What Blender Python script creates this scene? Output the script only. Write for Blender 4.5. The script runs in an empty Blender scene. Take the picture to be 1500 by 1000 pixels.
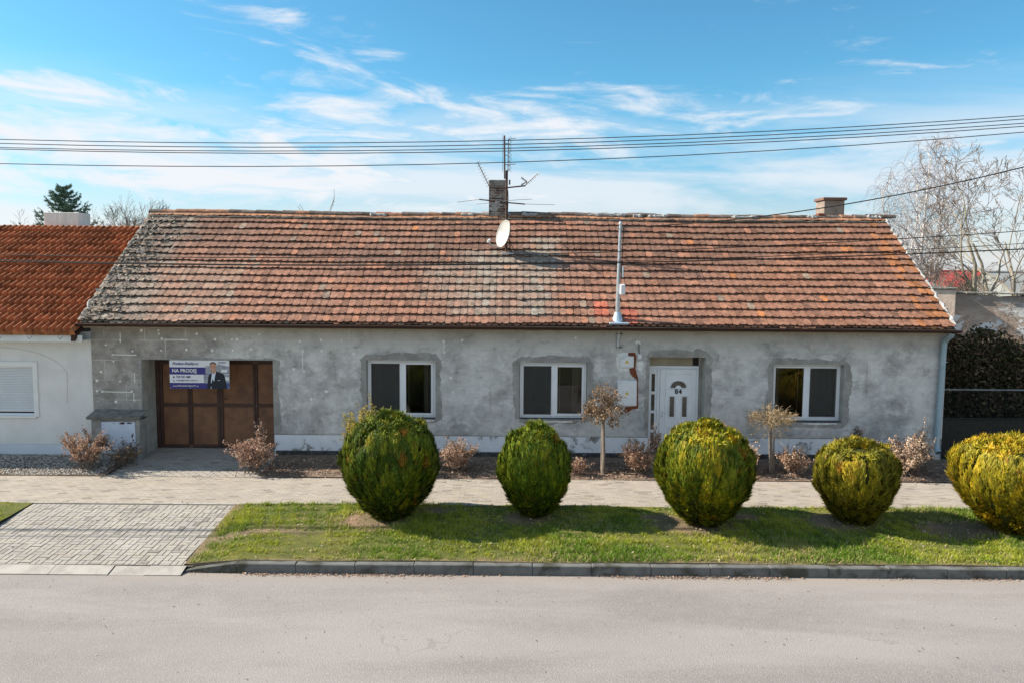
# a street-front view of a long grey house: everything is built in metres, the wall lies on y = 0, the street runs along x
SUN_E, SKY_E, EXPO = 5.0, .092, .92
SKY_TINT = (.44, .91, 1.0, 1); CLOUD = (5.2, 5.35, 5.6, 1)
SEED_A, SEED_B = 14.3, 15.7
import bpy, math, random
import numpy as np
from mathutils import Vector, Matrix
R_ = math.radians
rng = np.random.default_rng(7)
random.seed(7)
SC = bpy.context.scene
COL = SC.collection

# ------------------------------------------------------------------ camera and light
F_PX, PITCH, ROLL, CAM = 1060.0, R_(4.64), R_(.45), Vector((0, -18, 4.95))
Y0 = 474.0
ROT = Matrix.Rotation(math.pi/2 - PITCH, 3, 'X') @ Matrix.Rotation(ROLL, 3, 'Z')
cd = bpy.data.cameras.new('camera'); cam = bpy.data.objects.new('camera', cd); COL.objects.link(cam)
cam.matrix_world = Matrix.Translation(CAM) @ ROT.to_4x4()
cd.sensor_width = 36; cd.lens = F_PX/1500*36; cd.shift_y = -(500-Y0)/1500
cd.clip_start = .1; cd.clip_end = 3000
SC.camera = cam

def ray(px, py):
    return ROT @ Vector(((px-750)/F_PX, (Y0-py)/F_PX, -1))
def P(px, py, Y):                       # a point of the photograph at depth Y
    d = ray(px, py); t = (Y-CAM.y)/d.y
    return CAM + d*t
def G(px, py, z=0.0):                   # a point of the photograph on the level z
    d = ray(px, py); t = (z-CAM.z)/d.z
    return CAM + d*t

SUN = Vector((-1.4, .18, 1)).normalized()
sd = bpy.data.lights.new('sun', 'SUN'); sd.energy = SUN_E; sd.angle = R_(.53); sd.color = (1, .90, .77)
so = bpy.data.objects.new('sun', sd); COL.objects.link(so); so.location = (-40, 8, 40)
so.rotation_euler = SUN.to_track_quat('Z', 'Y').to_euler()

W = bpy.data.worlds.new('World'); SC.world = W; W.use_nodes = True
def build_world():
    nt = W.node_tree; N = nt.nodes; L = nt.links
    for n in list(N): N.remove(n)
    out = N.new('ShaderNodeOutputWorld'); bg = N.new('ShaderNodeBackground'); bg.inputs[1].default_value = SKY_E
    sky = N.new('ShaderNodeTexSky'); sky.sky_type = 'NISHITA'; sky.sun_disc = False
    sky.sun_elevation = math.asin(SUN.z); sky.sun_rotation = math.atan2(SUN.x, SUN.y)
    sky.air_density = 1.0; sky.dust_density = .6; sky.ozone_density = 1.6; sky.altitude = 200
    tc = N.new('ShaderNodeTexCoord'); sep = N.new('ShaderNodeSeparateXYZ'); L.new(tc.outputs['Generated'], sep.inputs[0])
    def m(op, a, b=None, c=None, clamp=False):
        n = N.new('ShaderNodeMath'); n.operation = op; n.use_clamp = clamp
        for i, v in enumerate((a, b, c)):
            if v is None: continue
            if isinstance(v, (int, float)): n.inputs[i].default_value = v
            else: L.new(v, n.inputs[i])
        return n.outputs[0]
    X, Y, Z = sep.outputs
    zc = m('MAXIMUM', Z, 0.0)
    az = m('ARCTAN2', X, Y)
    def noise(sx, sz, scale, detail, rough, dist, off):
        c = N.new('ShaderNodeCombineXYZ')
        L.new(m('MULTIPLY', az, sx), c.inputs[0]); L.new(m('MULTIPLY_ADD', Z, sz, m('MULTIPLY', az, .55)), c.inputs[1]); c.inputs[2].default_value = off
        n = N.new('ShaderNodeTexNoise'); n.inputs['Scale'].default_value = scale; n.inputs['Detail'].default_value = detail
        n.inputs['Roughness'].default_value = rough; n.inputs['Distortion'].default_value = dist
        L.new(c.outputs[0], n.inputs['Vector']); return n.outputs[0]
    def sm(v, a, b, o0=0., o1=1.):
        n = N.new('ShaderNodeMapRange'); n.interpolation_type = 'SMOOTHSTEP'
        n.inputs[1].default_value = a; n.inputs[2].default_value = b; n.inputs[3].default_value = o0; n.inputs[4].default_value = o1
        L.new(v, n.inputs[0]); return n.outputs[0]
    big = noise(2.0, 7.0, 1.3, 3, .5, .2, SEED_A)
    mid = noise(3.6, 17.0, 1.5, 9, .60, 1.1, SEED_B)
    fine = noise(8.0, 30.0, 2.0, 7, .62, 1.0, 5.1)
    veil = noise(1.5, 9.0, 1.6, 5, .55, .5, 21.3)
    low = sm(Z, .29, .10)                                   # the clouds thicken towards the horizon
    left = m('MULTIPLY', sm(az, .2, -.55), m('MULTIPLY', sm(Z, .25, .19), sm(Z, .05, .12)))
    dens = m('ADD', m('MULTIPLY_ADD', big, .62, m('MULTIPLY', mid, .80)), m('MULTIPLY', fine, .26))
    dens = m('ADD', dens, m('MULTIPLY_ADD', low, .17, m('MULTIPLY', left, .16)))
    core = sm(dens, .91, 1.24)
    vl = m('MULTIPLY', m('MULTIPLY', sm(veil, .36, .62), sm(Z, .25, .12)), .74)
    haze = m('MULTIPLY', sm(Z, .14, .0), .42)
    fac = m('MAXIMUM', m('MULTIPLY', core, .97), m('MAXIMUM', vl, haze))
    # unseen broken cloud bank added behind the camera to brighten the shaded facade
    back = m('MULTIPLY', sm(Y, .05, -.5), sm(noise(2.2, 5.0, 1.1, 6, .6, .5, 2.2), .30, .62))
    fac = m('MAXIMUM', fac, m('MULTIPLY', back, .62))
    tint = N.new('ShaderNodeMix'); tint.data_type = 'RGBA'; tint.blend_type = 'MULTIPLY'; tint.inputs[0].default_value = 1
    L.new(sky.outputs[0], tint.inputs[6]); tm = N.new('ShaderNodeMix'); tm.data_type = 'RGBA'
    L.new(sm(Z, .0, .22), tm.inputs[0]); tm.inputs[6].default_value = (.62, .68, .80, 1); tm.inputs[7].default_value = SKY_TINT; L.new(tm.outputs[2], tint.inputs[7])
    mx = N.new('ShaderNodeMix'); mx.data_type = 'RGBA'
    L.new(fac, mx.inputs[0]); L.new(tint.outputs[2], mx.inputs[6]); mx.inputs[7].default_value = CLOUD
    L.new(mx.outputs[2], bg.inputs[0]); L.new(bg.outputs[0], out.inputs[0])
build_world()
SC.view_settings.view_transform = 'Standard'; SC.view_settings.look = 'None'
SC.view_settings.exposure = EXPO; SC.view_settings.gamma = 1

# ------------------------------------------------------------------ scene graph helpers
ORG = {}
def thing(name, label, cat, loc=(0, 0, 0), group=None):
    o = bpy.data.objects.new(name, None); COL.objects.link(o); o.location = loc; o.empty_display_size = .2
    ORG[o.name] = Vector(loc); tag(o, label, cat, group); return o
def tag(o, label, cat, group=None):
    o['label'] = label; o['category'] = cat
    if group: o['group'] = group
    return o
def struct(o): o['kind'] = 'structure'; return o
def stuff(o): o['kind'] = 'stuff'; return o
def link(name, me, mats, parent=None, loc=None, smooth=False):
    """link a mesh built in world coordinates, its origin moved to its thing's base"""
    if not isinstance(mats, (list, tuple)): mats = [mats]
    for x in mats: me.materials.append(x)
    o = bpy.data.objects.new(name, me); COL.objects.link(o)
    org = ORG[parent.name] if parent else Vector(loc or (0, 0, 0))
    if org.length > 0: me.transform(Matrix.Translation(-org))
    ORG[o.name] = org
    if parent: o.parent = parent
    else: o.location = org
    if smooth:
        me.polygons.foreach_set('use_smooth', [True]*len(me.polygons))
    me.update(); return o
def copy_tree(root, loc, label, rz=0., s=1., sz=None):
    c = root.copy(); COL.objects.link(c); c.location = loc; c.rotation_euler = (0, 0, rz); c.scale = (s, s, sz or s); c['label'] = label
    for ch in list(root.children):
        d = ch.copy(); COL.objects.link(d); d.parent = c
        for g in list(ch.children):
            e = g.copy(); COL.objects.link(e); e.parent = d
    return c

class MB:
    def __init__(s): s.v = []; s.f = []; s.m = []; s.c = []; s.hascol = False; s.parts = []
    def add(s, vs, fs, m=0, col=None):
        b = len(s.v); s.parts.append((list(vs), list(fs), m, col)); s.v += [tuple(x) for x in vs]; s.f += [tuple(i+b for i in f) for f in fs]; s.m += [m]*len(fs)
        if col is not None: s.hascol = True
        s.c += [col or (1, 1, 1)]*len(vs); return s
    def box(s, x0, x1, y0, y1, z0, z1, m=0, col=None, bev=0.):
        if bev <= 0:
            vs = [(x, y, z) for z in (z0, z1) for y in (y0, y1) for x in (x0, x1)]
            return s.add(vs, [(0, 2, 3, 1), (4, 5, 7, 6), (0, 1, 5, 4), (2, 6, 7, 3), (0, 4, 6, 2), (1, 3, 7, 5)], m, col)
        # chamfered box: each corner gives three points
        vs = []; idx = {}
        for i, x in enumerate((x0, x1)):
            for j, y in enumerate((y0, y1)):
                for k, z in enumerate((z0, z1)):
                    sx, sy, sz = (1-2*i)*bev, (1-2*j)*bev, (1-2*k)*bev
                    idx[i, j, k] = len(vs); vs += [(x, y+sy, z+sz), (x+sx, y, z+sz), (x+sx, y+sy, z)]
        F = []
        q = lambda a, ijk: idx[ijk]+a
        for i in (0, 1): F.append([q(0, (i, 0, 0)), q(0, (i, 1, 0)), q(0, (i, 1, 1)), q(0, (i, 0, 1))])
        for j in (0, 1): F.append([q(1, (0, j, 0)), q(1, (1, j, 0)), q(1, (1, j, 1)), q(1, (0, j, 1))])
        for k in (0, 1): F.append([q(2, (0, 0, k)), q(2, (1, 0, k)), q(2, (1, 1, k)), q(2, (0, 1, k))])
        for a in (0, 1):
            for b in (0, 1):
                F.append([q(1, (0, a, b)), q(1, (1, a, b)), q(2, (1, a, b)), q(2, (0, a, b))])
                F.append([q(0, (a, 0, b)), q(0, (a, 1, b)), q(2, (a, 1, b)), q(2, (a, 0, b))])
                F.append([q(0, (a, b, 0)), q(0, (a, b, 1)), q(1, (a, b, 1)), q(1, (a, b, 0))])
        for t in idx: F.append([idx[t], idx[t]+1, idx[t]+2])
        # outward winding
        cx = Vector(((x0+x1)/2, (y0+y1)/2, (z0+z1)/2)); F2 = []
        for f in F:
            p = [Vector(vs[i]) for i in f]; n = (p[1]-p[0]).cross(p[2]-p[0]); ctr = sum(p, Vector())/len(p)
            F2.append(f if n.dot(ctr-cx) > 0 else f[::-1])
        return s.add(vs, F2, m, col)
    def quad(s, a, b, c, d, m=0, col=None): return s.add([a, b, c, d], [(0, 1, 2, 3)], m, col)
    def tube(s, pts, rad, n=6, m=0, col=None, caps=True):
        pts = [Vector(p) for p in pts]
        if not isinstance(rad, (list, tuple)): rad = [rad]*len(pts)
        vs = []; fs = []; ref = None
        for i, p in enumerate(pts):
            d = (pts[min(i+1, len(pts)-1)]-pts[max(i-1, 0)]).normalized()
            if ref is None: ref = d.orthogonal().normalized()
            u = (ref - d*ref.dot(d)); u = u.normalized() if u.length > 1e-5 else d.orthogonal().normalized(); ref = u; w = d.cross(u)
            for k in range(n):
                a = 2*math.pi*k/n; vs.append(p+(u*math.cos(a)+w*math.sin(a))*rad[i])
        for i in range(len(pts)-1):
            for k in range(n):
                fs.append((i*n+k, i*n+(k+1) % n, (i+1)*n+(k+1) % n, (i+1)*n+k))
        if caps: fs += [tuple(range(n))[::-1], tuple((len(pts)-1)*n+k for k in range(n))]
        return s.add(vs, fs, m, col)
    def prism(s, poly, y0, y1, m=0, col=None):
        """poly of (x, z) pulled from y0 to y1; y0 is the front"""
        n = len(poly); ar = sum(poly[i][0]*poly[(i+1) % n][1]-poly[(i+1) % n][0]*poly[i][1] for i in range(n))
        if ar < 0: poly = poly[::-1]
        vs = [(x, y0, z) for x, z in poly]+[(x, y1, z) for x, z in poly]
        fs = [tuple(range(n)), tuple(range(2*n-1, n-1, -1))]+[((i+1) % n, i, n+i, n+(i+1) % n) for i in range(n)]
        return s.add(vs, fs, m, col)
    def lathe(s, cx, cy, prof, n=16, m=0, col=None):
        vs = [(cx+r*math.cos(2*math.pi*k/n), cy+r*math.sin(2*math.pi*k/n), z) for r, z in prof for k in range(n)]
        fs = [(i*n+k, i*n+(k+1) % n, (i+1)*n+(k+1) % n, (i+1)*n+k) for i in range(len(prof)-1) for k in range(n)]
        return s.add(vs, fs, m, col)
    def mesh(s, name):
        me = bpy.data.meshes.new(name); me.from_pydata(s.v, [], s.f)
        me.polygons.foreach_set('material_index', s.m)
        if s.hascol:
            a = me.color_attributes.new('Col', 'FLOAT_COLOR', 'POINT')
            a.data.foreach_set('color', np.array([(c[0], c[1], c[2], 1) for c in s.c], 'f').ravel())
        return me
    def each(s, name, mats, parent):
        for vs, fs, m, col in s.parts: MB().add(vs, fs, m, col).build(name, mats, parent)
    def build(s, name, mats, parent=None, loc=None, smooth=False): return link(name, s.mesh(name), mats, parent, loc, smooth)

def np_mesh(name, V, k, col=None):
    """V (n*k, 3) loose polygons of k corners each"""
    V = np.asarray(V, 'f'); n = len(V)//k
    me = bpy.data.meshes.new(name); me.vertices.add(len(V)); me.vertices.foreach_set('co', V.ravel())
    me.loops.add(len(V)); me.loops.foreach_set('vertex_index', np.arange(len(V), dtype='i'))
    me.polygons.add(n); me.polygons.foreach_set('loop_start', np.arange(0, len(V), k, dtype='i'))
    me.update(calc_edges=True)
    if col is not None:
        a = me.color_attributes.new('Col', 'FLOAT_COLOR', 'POINT')
        c = np.ones((len(V), 4), 'f'); c[:, :3] = np.repeat(col, k, 0) if len(col) == n else col
        a.data.foreach_set('color', c.ravel())
    return me
def join_np(name, A, B):
    """two pydata-like meshes (verts, faces, cols) into one"""
    me = bpy.data.meshes.new(name); o = len(A[0])
    me.from_pydata([tuple(x) for x in A[0]]+[tuple(x) for x in B[0]], [], list(A[1])+[tuple(i+o for i in f) for f in B[1]])
    a = me.color_attributes.new('Col', 'FLOAT_COLOR', 'POINT'); c = np.ones((len(me.vertices), 4), 'f')
    c[:o, :3] = A[2]; c[o:, :3] = B[2]; a.data.foreach_set('color', c.ravel()); return me
def norm(a): return a/np.maximum(np.linalg.norm(a, axis=-1, keepdims=True), 1e-9)

# ------------------------------------------------------------------ materials
def _mix(nt, fac, a, b, blend='MIX'):
    n = nt.nodes.new('ShaderNodeMix'); n.data_type = 'RGBA'; n.blend_type = blend
    for i, v in ((0, fac), (6, a), (7, b)):
        if hasattr(v, 'is_linked'): nt.links.new(v, n.inputs[i])
        elif i == 0: n.inputs[0].default_value = v
        else: n.inputs[i].default_value = (*v[:3], 1)
    return n.outputs[2]
def _noise(nt, vec, scale, detail=5, rough=.55, dist=0., stretch=None):
    if stretch:
        mp = nt.nodes.new('ShaderNodeMapping'); mp.inputs['Scale'].default_value = stretch; nt.links.new(vec, mp.inputs[0]); vec = mp.outputs[0]
    n = nt.nodes.new('ShaderNodeTexNoise'); n.inputs['Scale'].default_value = scale; n.inputs['Detail'].default_value = detail
    n.inputs['Roughness'].default_value = rough; n.inputs['Distortion'].default_value = dist
    nt.links.new(vec, n.inputs['Vector']); return n.outputs[0]
def _ramp(nt, v, a, b, o0=0., o1=1.):
    n = nt.nodes.new('ShaderNodeMapRange'); n.interpolation_type = 'SMOOTHSTEP'
    for i, x in enumerate((a, b, o0, o1)): n.inputs[i+1].default_value = x
    nt.links.new(v, n.inputs[0]); return n.outputs[0]
def _math(nt, op, a, b=0., clamp=False):
    n = nt.nodes.new('ShaderNodeMath'); n.operation = op; n.use_clamp = clamp
    for i, v in enumerate((a, b)):
        if hasattr(v, 'is_linked'): nt.links.new(v, n.inputs[i])
        else: n.inputs[i].default_value = v
    return n.outputs[0]
def new_mat(name):
    m = bpy.data.materials.new(name); m.use_nodes = True; nt = m.node_tree
    bs = nt.nodes['Principled BSDF']; tc = nt.nodes.new('ShaderNodeTexCoord')
    return m, nt, bs, tc.outputs['Object']
def bump(nt, bs, h, strength, dist):
    b = nt.nodes.new('ShaderNodeBump'); b.inputs['Strength'].default_value = strength; b.inputs['Distance'].default_value = dist
    nt.links.new(h, b.inputs['Height']); nt.links.new(b.outputs[0], bs.inputs['Normal'])
def attr(nt, name='Col'):
    a = nt.nodes.new('ShaderNodeAttribute'); a.attribute_name = name; return a.outputs['Color']
def mat(name, c1, c2=None, scale=4., rough=.8, lo=.35, hi=.68, metal=0., bs_=.0, bscale=60., bdist=.004, spec=.3, use_attr=False, c3=None, s3=1., stretch=None, lo3=.55, hi3=.72, trans=0.):
    m, nt, bs, co = new_mat(name)
    bs.inputs['Roughness'].default_value = rough; bs.inputs['Metallic'].default_value = metal; bs.inputs['Specular IOR Level'].default_value = spec
    col = None
    if use_attr:
        col = attr(nt)
        if c2 is not None:
            f = _ramp(nt, _noise(nt, co, scale, 6, .6, 0, stretch), lo, hi); col = _mix(nt, 1., col, _mix(nt, f, c1, c2), 'MULTIPLY')
    elif c2 is not None:
        f = _ramp(nt, _noise(nt, co, scale, 7, .62, .2, stretch), lo, hi); col = _mix(nt, f, c1, c2)
    if c3 is not None:
        f = _ramp(nt, _noise(nt, co, s3, 8, .65, .4), lo3, hi3); col = _mix(nt, f, col if col is not None else c1, c3)
    if col is None: bs.inputs['Base Color'].default_value = (*c1, 1)
    else: nt.links.new(col, bs.inputs['Base Color'])
    if bs_ > 0: bump(nt, bs, _noise(nt, co, bscale, 5, .6), bs_, bdist)
    if trans > 0:
        tr = nt.nodes.new('ShaderNodeBsdfTranslucent'); mx = nt.nodes.new('ShaderNodeMixShader'); mx.inputs[0].default_value = trans
        if col is not None: nt.links.new(col, tr.inputs[0])
        else: tr.inputs[0].default_value = (*c1, 1)
        nt.links.new(bs.outputs[0], mx.inputs[1]); nt.links.new(tr.outputs[0], mx.inputs[2])
        nt.links.new(mx.outputs[0], nt.nodes['Material Output'].inputs[0])
    return m

def wall_material():
    m, nt, bs, co = new_mat('cement_render'); bs.inputs['Roughness'].default_value = .93; bs.inputs['Specular IOR Level'].default_value = .15
    sx = nt.nodes.new('ShaderNodeSeparateXYZ'); nt.links.new(co, sx.inputs[0]); X, Z = sx.outputs[0], sx.outputs[2]
    n1 = _noise(nt, co, .8, 7, .62, .15); n2 = _noise(nt, co, 2.4, 10, .74, .12, (.8, 1, 1)); n3 = _noise(nt, co, 7., 7, .7, .1, (.22, 1, 1.6))
    c = _mix(nt, _ramp(nt, n1, .36, .62), (.40, .395, .385), (.62, .61, .59))
    c = _mix(nt, _ramp(nt, n2, .46, .62, 0, .8), c, (.74, .73, .71))
    c = _mix(nt, _ramp(nt, n2, .46, .34, 0, .6), c, (.20, .19, .178))
    c = _mix(nt, _ramp(nt, n3, .48, .68, 0, .26), c, (.33, .32, .305)); c = _mix(nt, _ramp(nt, n3, .44, .30, 0, .14), c, (.72, .71, .69))
    # the older, browner coat at the gate end, then a browner tone under the eaves
    br = _math(nt, 'MULTIPLY', _ramp(nt, _math(nt, 'ADD', X, _math(nt, 'MULTIPLY', n1, 5.)), -3.2, -6.4), .8)
    c = _mix(nt, br, c, _mix(nt, _ramp(nt, n2, .4, .65), (.21, .185, .16), (.40, .365, .325)))
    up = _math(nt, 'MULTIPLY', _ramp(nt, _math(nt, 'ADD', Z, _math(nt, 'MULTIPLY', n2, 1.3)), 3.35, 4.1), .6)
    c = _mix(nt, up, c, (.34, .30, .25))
    # trowelled block courses showing through
    bt = nt.nodes.new('ShaderNodeTexBrick'); mp = nt.nodes.new('ShaderNodeMapping'); mp.inputs['Rotation'].default_value = (math.pi/2, 0, 0)
    nt.links.new(co, mp.inputs[0]); nt.links.new(mp.outputs[0], bt.inputs[0])
    bt.inputs['Scale'].default_value = 1.; bt.inputs['Brick Width'].default_value = 1.02; bt.inputs['Row Height'].default_value = .5
    bt.inputs['Mortar Size'].default_value = .018; bt.inputs['Mortar Smooth'].default_value = .9
    ln = _math(nt, 'MULTIPLY', bt.outputs['Fac'], _math(nt, 'MULTIPLY', _ramp(nt, n1, .42, .6), _ramp(nt, X, 1.0, -5.0, .12, .75)))
    c = _mix(nt, ln, c, (.62, .60, .57))
    # hairline cracks
    vo = nt.nodes.new('ShaderNodeTexVoronoi'); vo.feature = 'DISTANCE_TO_EDGE'; vo.inputs['Scale'].default_value = .55
    wv = nt.nodes.new('ShaderNodeVectorMath'); wv.operation = 'ADD'
    nz = nt.nodes.new('ShaderNodeTexNoise'); nz.inputs['Scale'].default_value = 3.; nz.inputs['Detail'].default_value = 6; nt.links.new(co, nz.inputs[0])
    nt.links.new(co, wv.inputs[0]); nt.links.new(nz.outputs['Color'], wv.inputs[1]); nt.links.new(wv.outputs[0], vo.inputs[0])
    cr = _math(nt, 'MULTIPLY', _ramp(nt, vo.outputs['Distance'], .012, .002), _ramp(nt, n1, .5, .62, 0, .55))
    st = _noise(nt, co, 1.15, 8, .66, .35, (1, 1, 1.25)); c = _mix(nt, _ramp(nt, st, .57, .66, 0, .34), c, (.235, .215, .19)); c = _mix(nt, _ramp(nt, st, .41, .34, 0, .3), c, (.60, .59, .575))
    # drip stains
    dr = _noise(nt, co, 1.6, 5, .6, .3, (3.2, 1, .22))
    c = _mix(nt, _ramp(nt, dr, .62, .76, 0, .5), c, (.19, .18, .165))
    nt.links.new(c, bs.inputs['Base Color'])
    g2 = _noise(nt, co, 34, 6, .75); bump(nt, bs, _math(nt, 'ADD', n2, _math(nt, 'MULTIPLY', g2, .5)), .6, .03)
    c = _mix(nt, _ramp(nt, g2, .5, .75, 0, .35), c, (.24, .23, .215)); nt.links.new(c, bs.inputs['Base Color'])
    return m

def glass_material(name, tint=.92):
    m, nt, bs, co = new_mat(name); nt.nodes.remove(bs)
    tr = nt.nodes.new('ShaderNodeBsdfTransparent'); tr.inputs[0].default_value = (tint, tint, tint, 1)
    gl = nt.nodes.new('ShaderNodeBsdfGlossy'); gl.inputs['Roughness'].default_value = .015
    fr = nt.nodes.new('ShaderNodeFresnel'); fr.inputs[0].default_value = 1.55
    f2 = _math(nt, 'MULTIPLY', fr.outputs[0], 1.3, True)
    bp = nt.nodes.new('ShaderNodeBump'); bp.inputs['Strength'].default_value = .02; bp.inputs['Distance'].default_value = .01
    nt.links.new(_noise(nt, co, 2.2, 2), bp.inputs['Height']); nt.links.new(bp.outputs[0], gl.inputs['Normal'])
    mx = nt.nodes.new('ShaderNodeMixShader'); nt.links.new(f2, mx.inputs[0]); nt.links.new(tr.outputs[0], mx.inputs[1]); nt.links.new(gl.outputs[0], mx.inputs[2])
    nt.links.new(mx.outputs[0], nt.nodes['Material Output'].inputs[0]); return m

def screen_material():
    m, nt, bs, co = new_mat('insect_mesh'); bs.inputs['Base Color'].default_value = (.075, .075, .07, 1); bs.inputs['Roughness'].default_value = .9
    tr = nt.nodes.new('ShaderNodeBsdfTransparent'); mx = nt.nodes.new('ShaderNodeMixShader'); mx.inputs[0].default_value = .45
    nt.links.new(tr.outputs[0], mx.inputs[1]); nt.links.new(bs.outputs[0], mx.inputs[2]); nt.links.new(mx.outputs[0], nt.nodes['Material Output'].inputs[0]); return m

def road_material():
    m, nt, bs, co = new_mat('asphalt'); bs.inputs['Roughness'].default_value = .88; bs.inputs['Specular IOR Level'].default_value = .25
    n1 = _noise(nt, co, .5, 6, .6, .4, (.35, 1.4, 1)); n2 = _noise(nt, co, 6, 8, .7); n3 = _noise(nt, co, 70, 4, .8)
    c = _mix(nt, _ramp(nt, n1, .35, .68), (.225, .203, .190), (.305, .276, .26))
    c = _mix(nt, _ramp(nt, n2, .45, .72, 0, .4), c, (.30, .268, .255))
    vo = nt.nodes.new('ShaderNodeTexVoronoi'); vo.inputs['Scale'].default_value = 48; nt.links.new(co, vo.inputs[0])
    c = _mix(nt, _ramp(nt, vo.outputs['Distance'], .05, .4, .5, 0), c, (.56, .50, .47))
    c = _mix(nt, _ramp(nt, n3, .52, .66, 0, .5), c, (.19, .17, .16))
    # worn wheel tracks along the street, a paler strip by the kerb
    sx = nt.nodes.new('ShaderNodeSeparateXYZ'); nt.links.new(co, sx.inputs[0])
    yy = _math(nt, 'ADD', sx.outputs[1], _math(nt, 'MULTIPLY', n1, .8))
    band = nt.nodes.new('ShaderNodeMath'); band.operation = 'SINE'; nt.links.new(_math(nt, 'MULTIPLY', yy, 2.9), band.inputs[0])
    c = _mix(nt, _ramp(nt, band.outputs[0], .2, 1., 0, .35), c, (.31, .28, .265))
    c = _mix(nt, _ramp(nt, yy, -6.15, -5.82, 0, .55), c, (.30, .255, .21))
    # tar-black cracks
    vc = nt.nodes.new('ShaderNodeTexVoronoi'); vc.feature = 'DISTANCE_TO_EDGE'; vc.inputs['Scale'].default_value = .33
    wv = nt.nodes.new('ShaderNodeVectorMath'); wv.operation = 'ADD'; nz = nt.nodes.new('ShaderNodeTexNoise'); nz.inputs['Scale'].default_value = 2.; nz.inputs['Detail'].default_value = 7
    nt.links.new(co, nz.inputs[0]); nt.links.new(co, wv.inputs[0]); nt.links.new(nz.outputs['Color'], wv.inputs[1]); nt.links.new(wv.outputs[0], vc.inputs[0])
    c = _mix(nt, _math(nt, 'MULTIPLY', _ramp(nt, vc.outputs['Distance'], .012, .003), _ramp(nt, n1, .55, .68, 0, .4)), c, (.16, .145, .135))
    nt.links.new(c, bs.inputs['Base Color']); bump(nt, bs, _math(nt, 'ADD', n3, vo.outputs['Distance']), .5, .006); return m

def patchy_wall_material():
    m, nt, bs, co = new_mat('peeling_wall'); bs.inputs['Roughness'].default_value = .95
    n1 = _noise(nt, co, .9, 7, .6, .6, (1, 1, 1.9)); n2 = _noise(nt, co, 3.5, 9, .7, .5, (.7, 1, 1.4))
    c = _mix(nt, _ramp(nt, n2, .35, .65), (.42, .30, .23), (.62, .50, .40))
    c = _mix(nt, _ramp(nt, n1, .51, .535), c, (.86, .83, .79))
    c = _mix(nt, _ramp(nt, n2, .64, .68), c, (.30, .13, .09))
    sx = nt.nodes.new('ShaderNodeSeparateXYZ'); nt.links.new(co, sx.inputs[0])
    c = _mix(nt, _ramp(nt, _math(nt, 'ADD', sx.outputs[2], _math(nt, 'MULTIPLY', n2, .9)), 3.85, 4.2, 0, .7), c, (.25, .21, .18))
    nt.links.new(c, bs.inputs['Base Color']); bump(nt, bs, _math(nt, 'ADD', n1, n2), .8, .05); return m

def tile_material(name, lichen=True):
    m, nt, bs, co = new_mat(name); bs.inputs['Roughness'].default_value = .86; bs.inputs['Specular IOR Level'].default_value = .22
    c = attr(nt)
    n1 = _noise(nt, co, 7., 7, .68); n2 = _noise(nt, co, 38., 5, .7)
    c = _mix(nt, 1., c, _mix(nt, _ramp(nt, n1, .30, .70), (.50, .48, .47), (1.16, 1.13, 1.1)), 'MULTIPLY')
    if lichen:
        n3 = _noise(nt, co, 1.3, 6, .6, .4)
        sp = _math(nt, 'MULTIPLY', _ramp(nt, n2, .52, .68), _ramp(nt, n3, .40, .66, .2, .8))
        c = _mix(nt, sp, c, (.36, .33, .29))
        c = _mix(nt, _math(nt, 'MULTIPLY', _ramp(nt, n2, .42, .30), .6), c, (.075, .055, .045))
    nt.links.new(c, bs.inputs['Base Color']); bump(nt, bs, n2, .4, .005); return m

def brick_material():
    m, nt, bs, co = new_mat('sooty_brick'); bs.inputs['Roughness'].default_value = .95
    bt = nt.nodes.new('ShaderNodeTexBrick'); mp = nt.nodes.new('ShaderNodeMapping'); mp.inputs['Rotation'].default_value = (math.pi/2, 0, 0)
    nt.links.new(co, mp.inputs[0]); nt.links.new(mp.outputs[0], bt.inputs[0]); bt.inputs['Scale'].default_value = 1
    bt.inputs['Brick Width'].default_value = .25; bt.inputs['Row Height'].default_value = .075; bt.inputs['Mortar Size'].default_value = .012
    bt.inputs['Color1'].default_value = (.13, .075, .055, 1); bt.inputs['Color2'].default_value = (.07, .05, .042, 1); bt.inputs['Mortar'].default_value = (.25, .22, .19, 1)
    n = _noise(nt, co, 5, 7, .65)
    c = _mix(nt, _ramp(nt, n, .5, .62), bt.outputs['Color'], (.33, .29, .25)); c = _mix(nt, _ramp(nt, n, .43, .34, 0, .8), c, (.04, .035, .03))
    nt.links.new(c, bs.inputs['Base Color']); bump(nt, bs, _math(nt, 'ADD', bt.outputs['Fac'], n), .6, .02); return m

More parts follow.
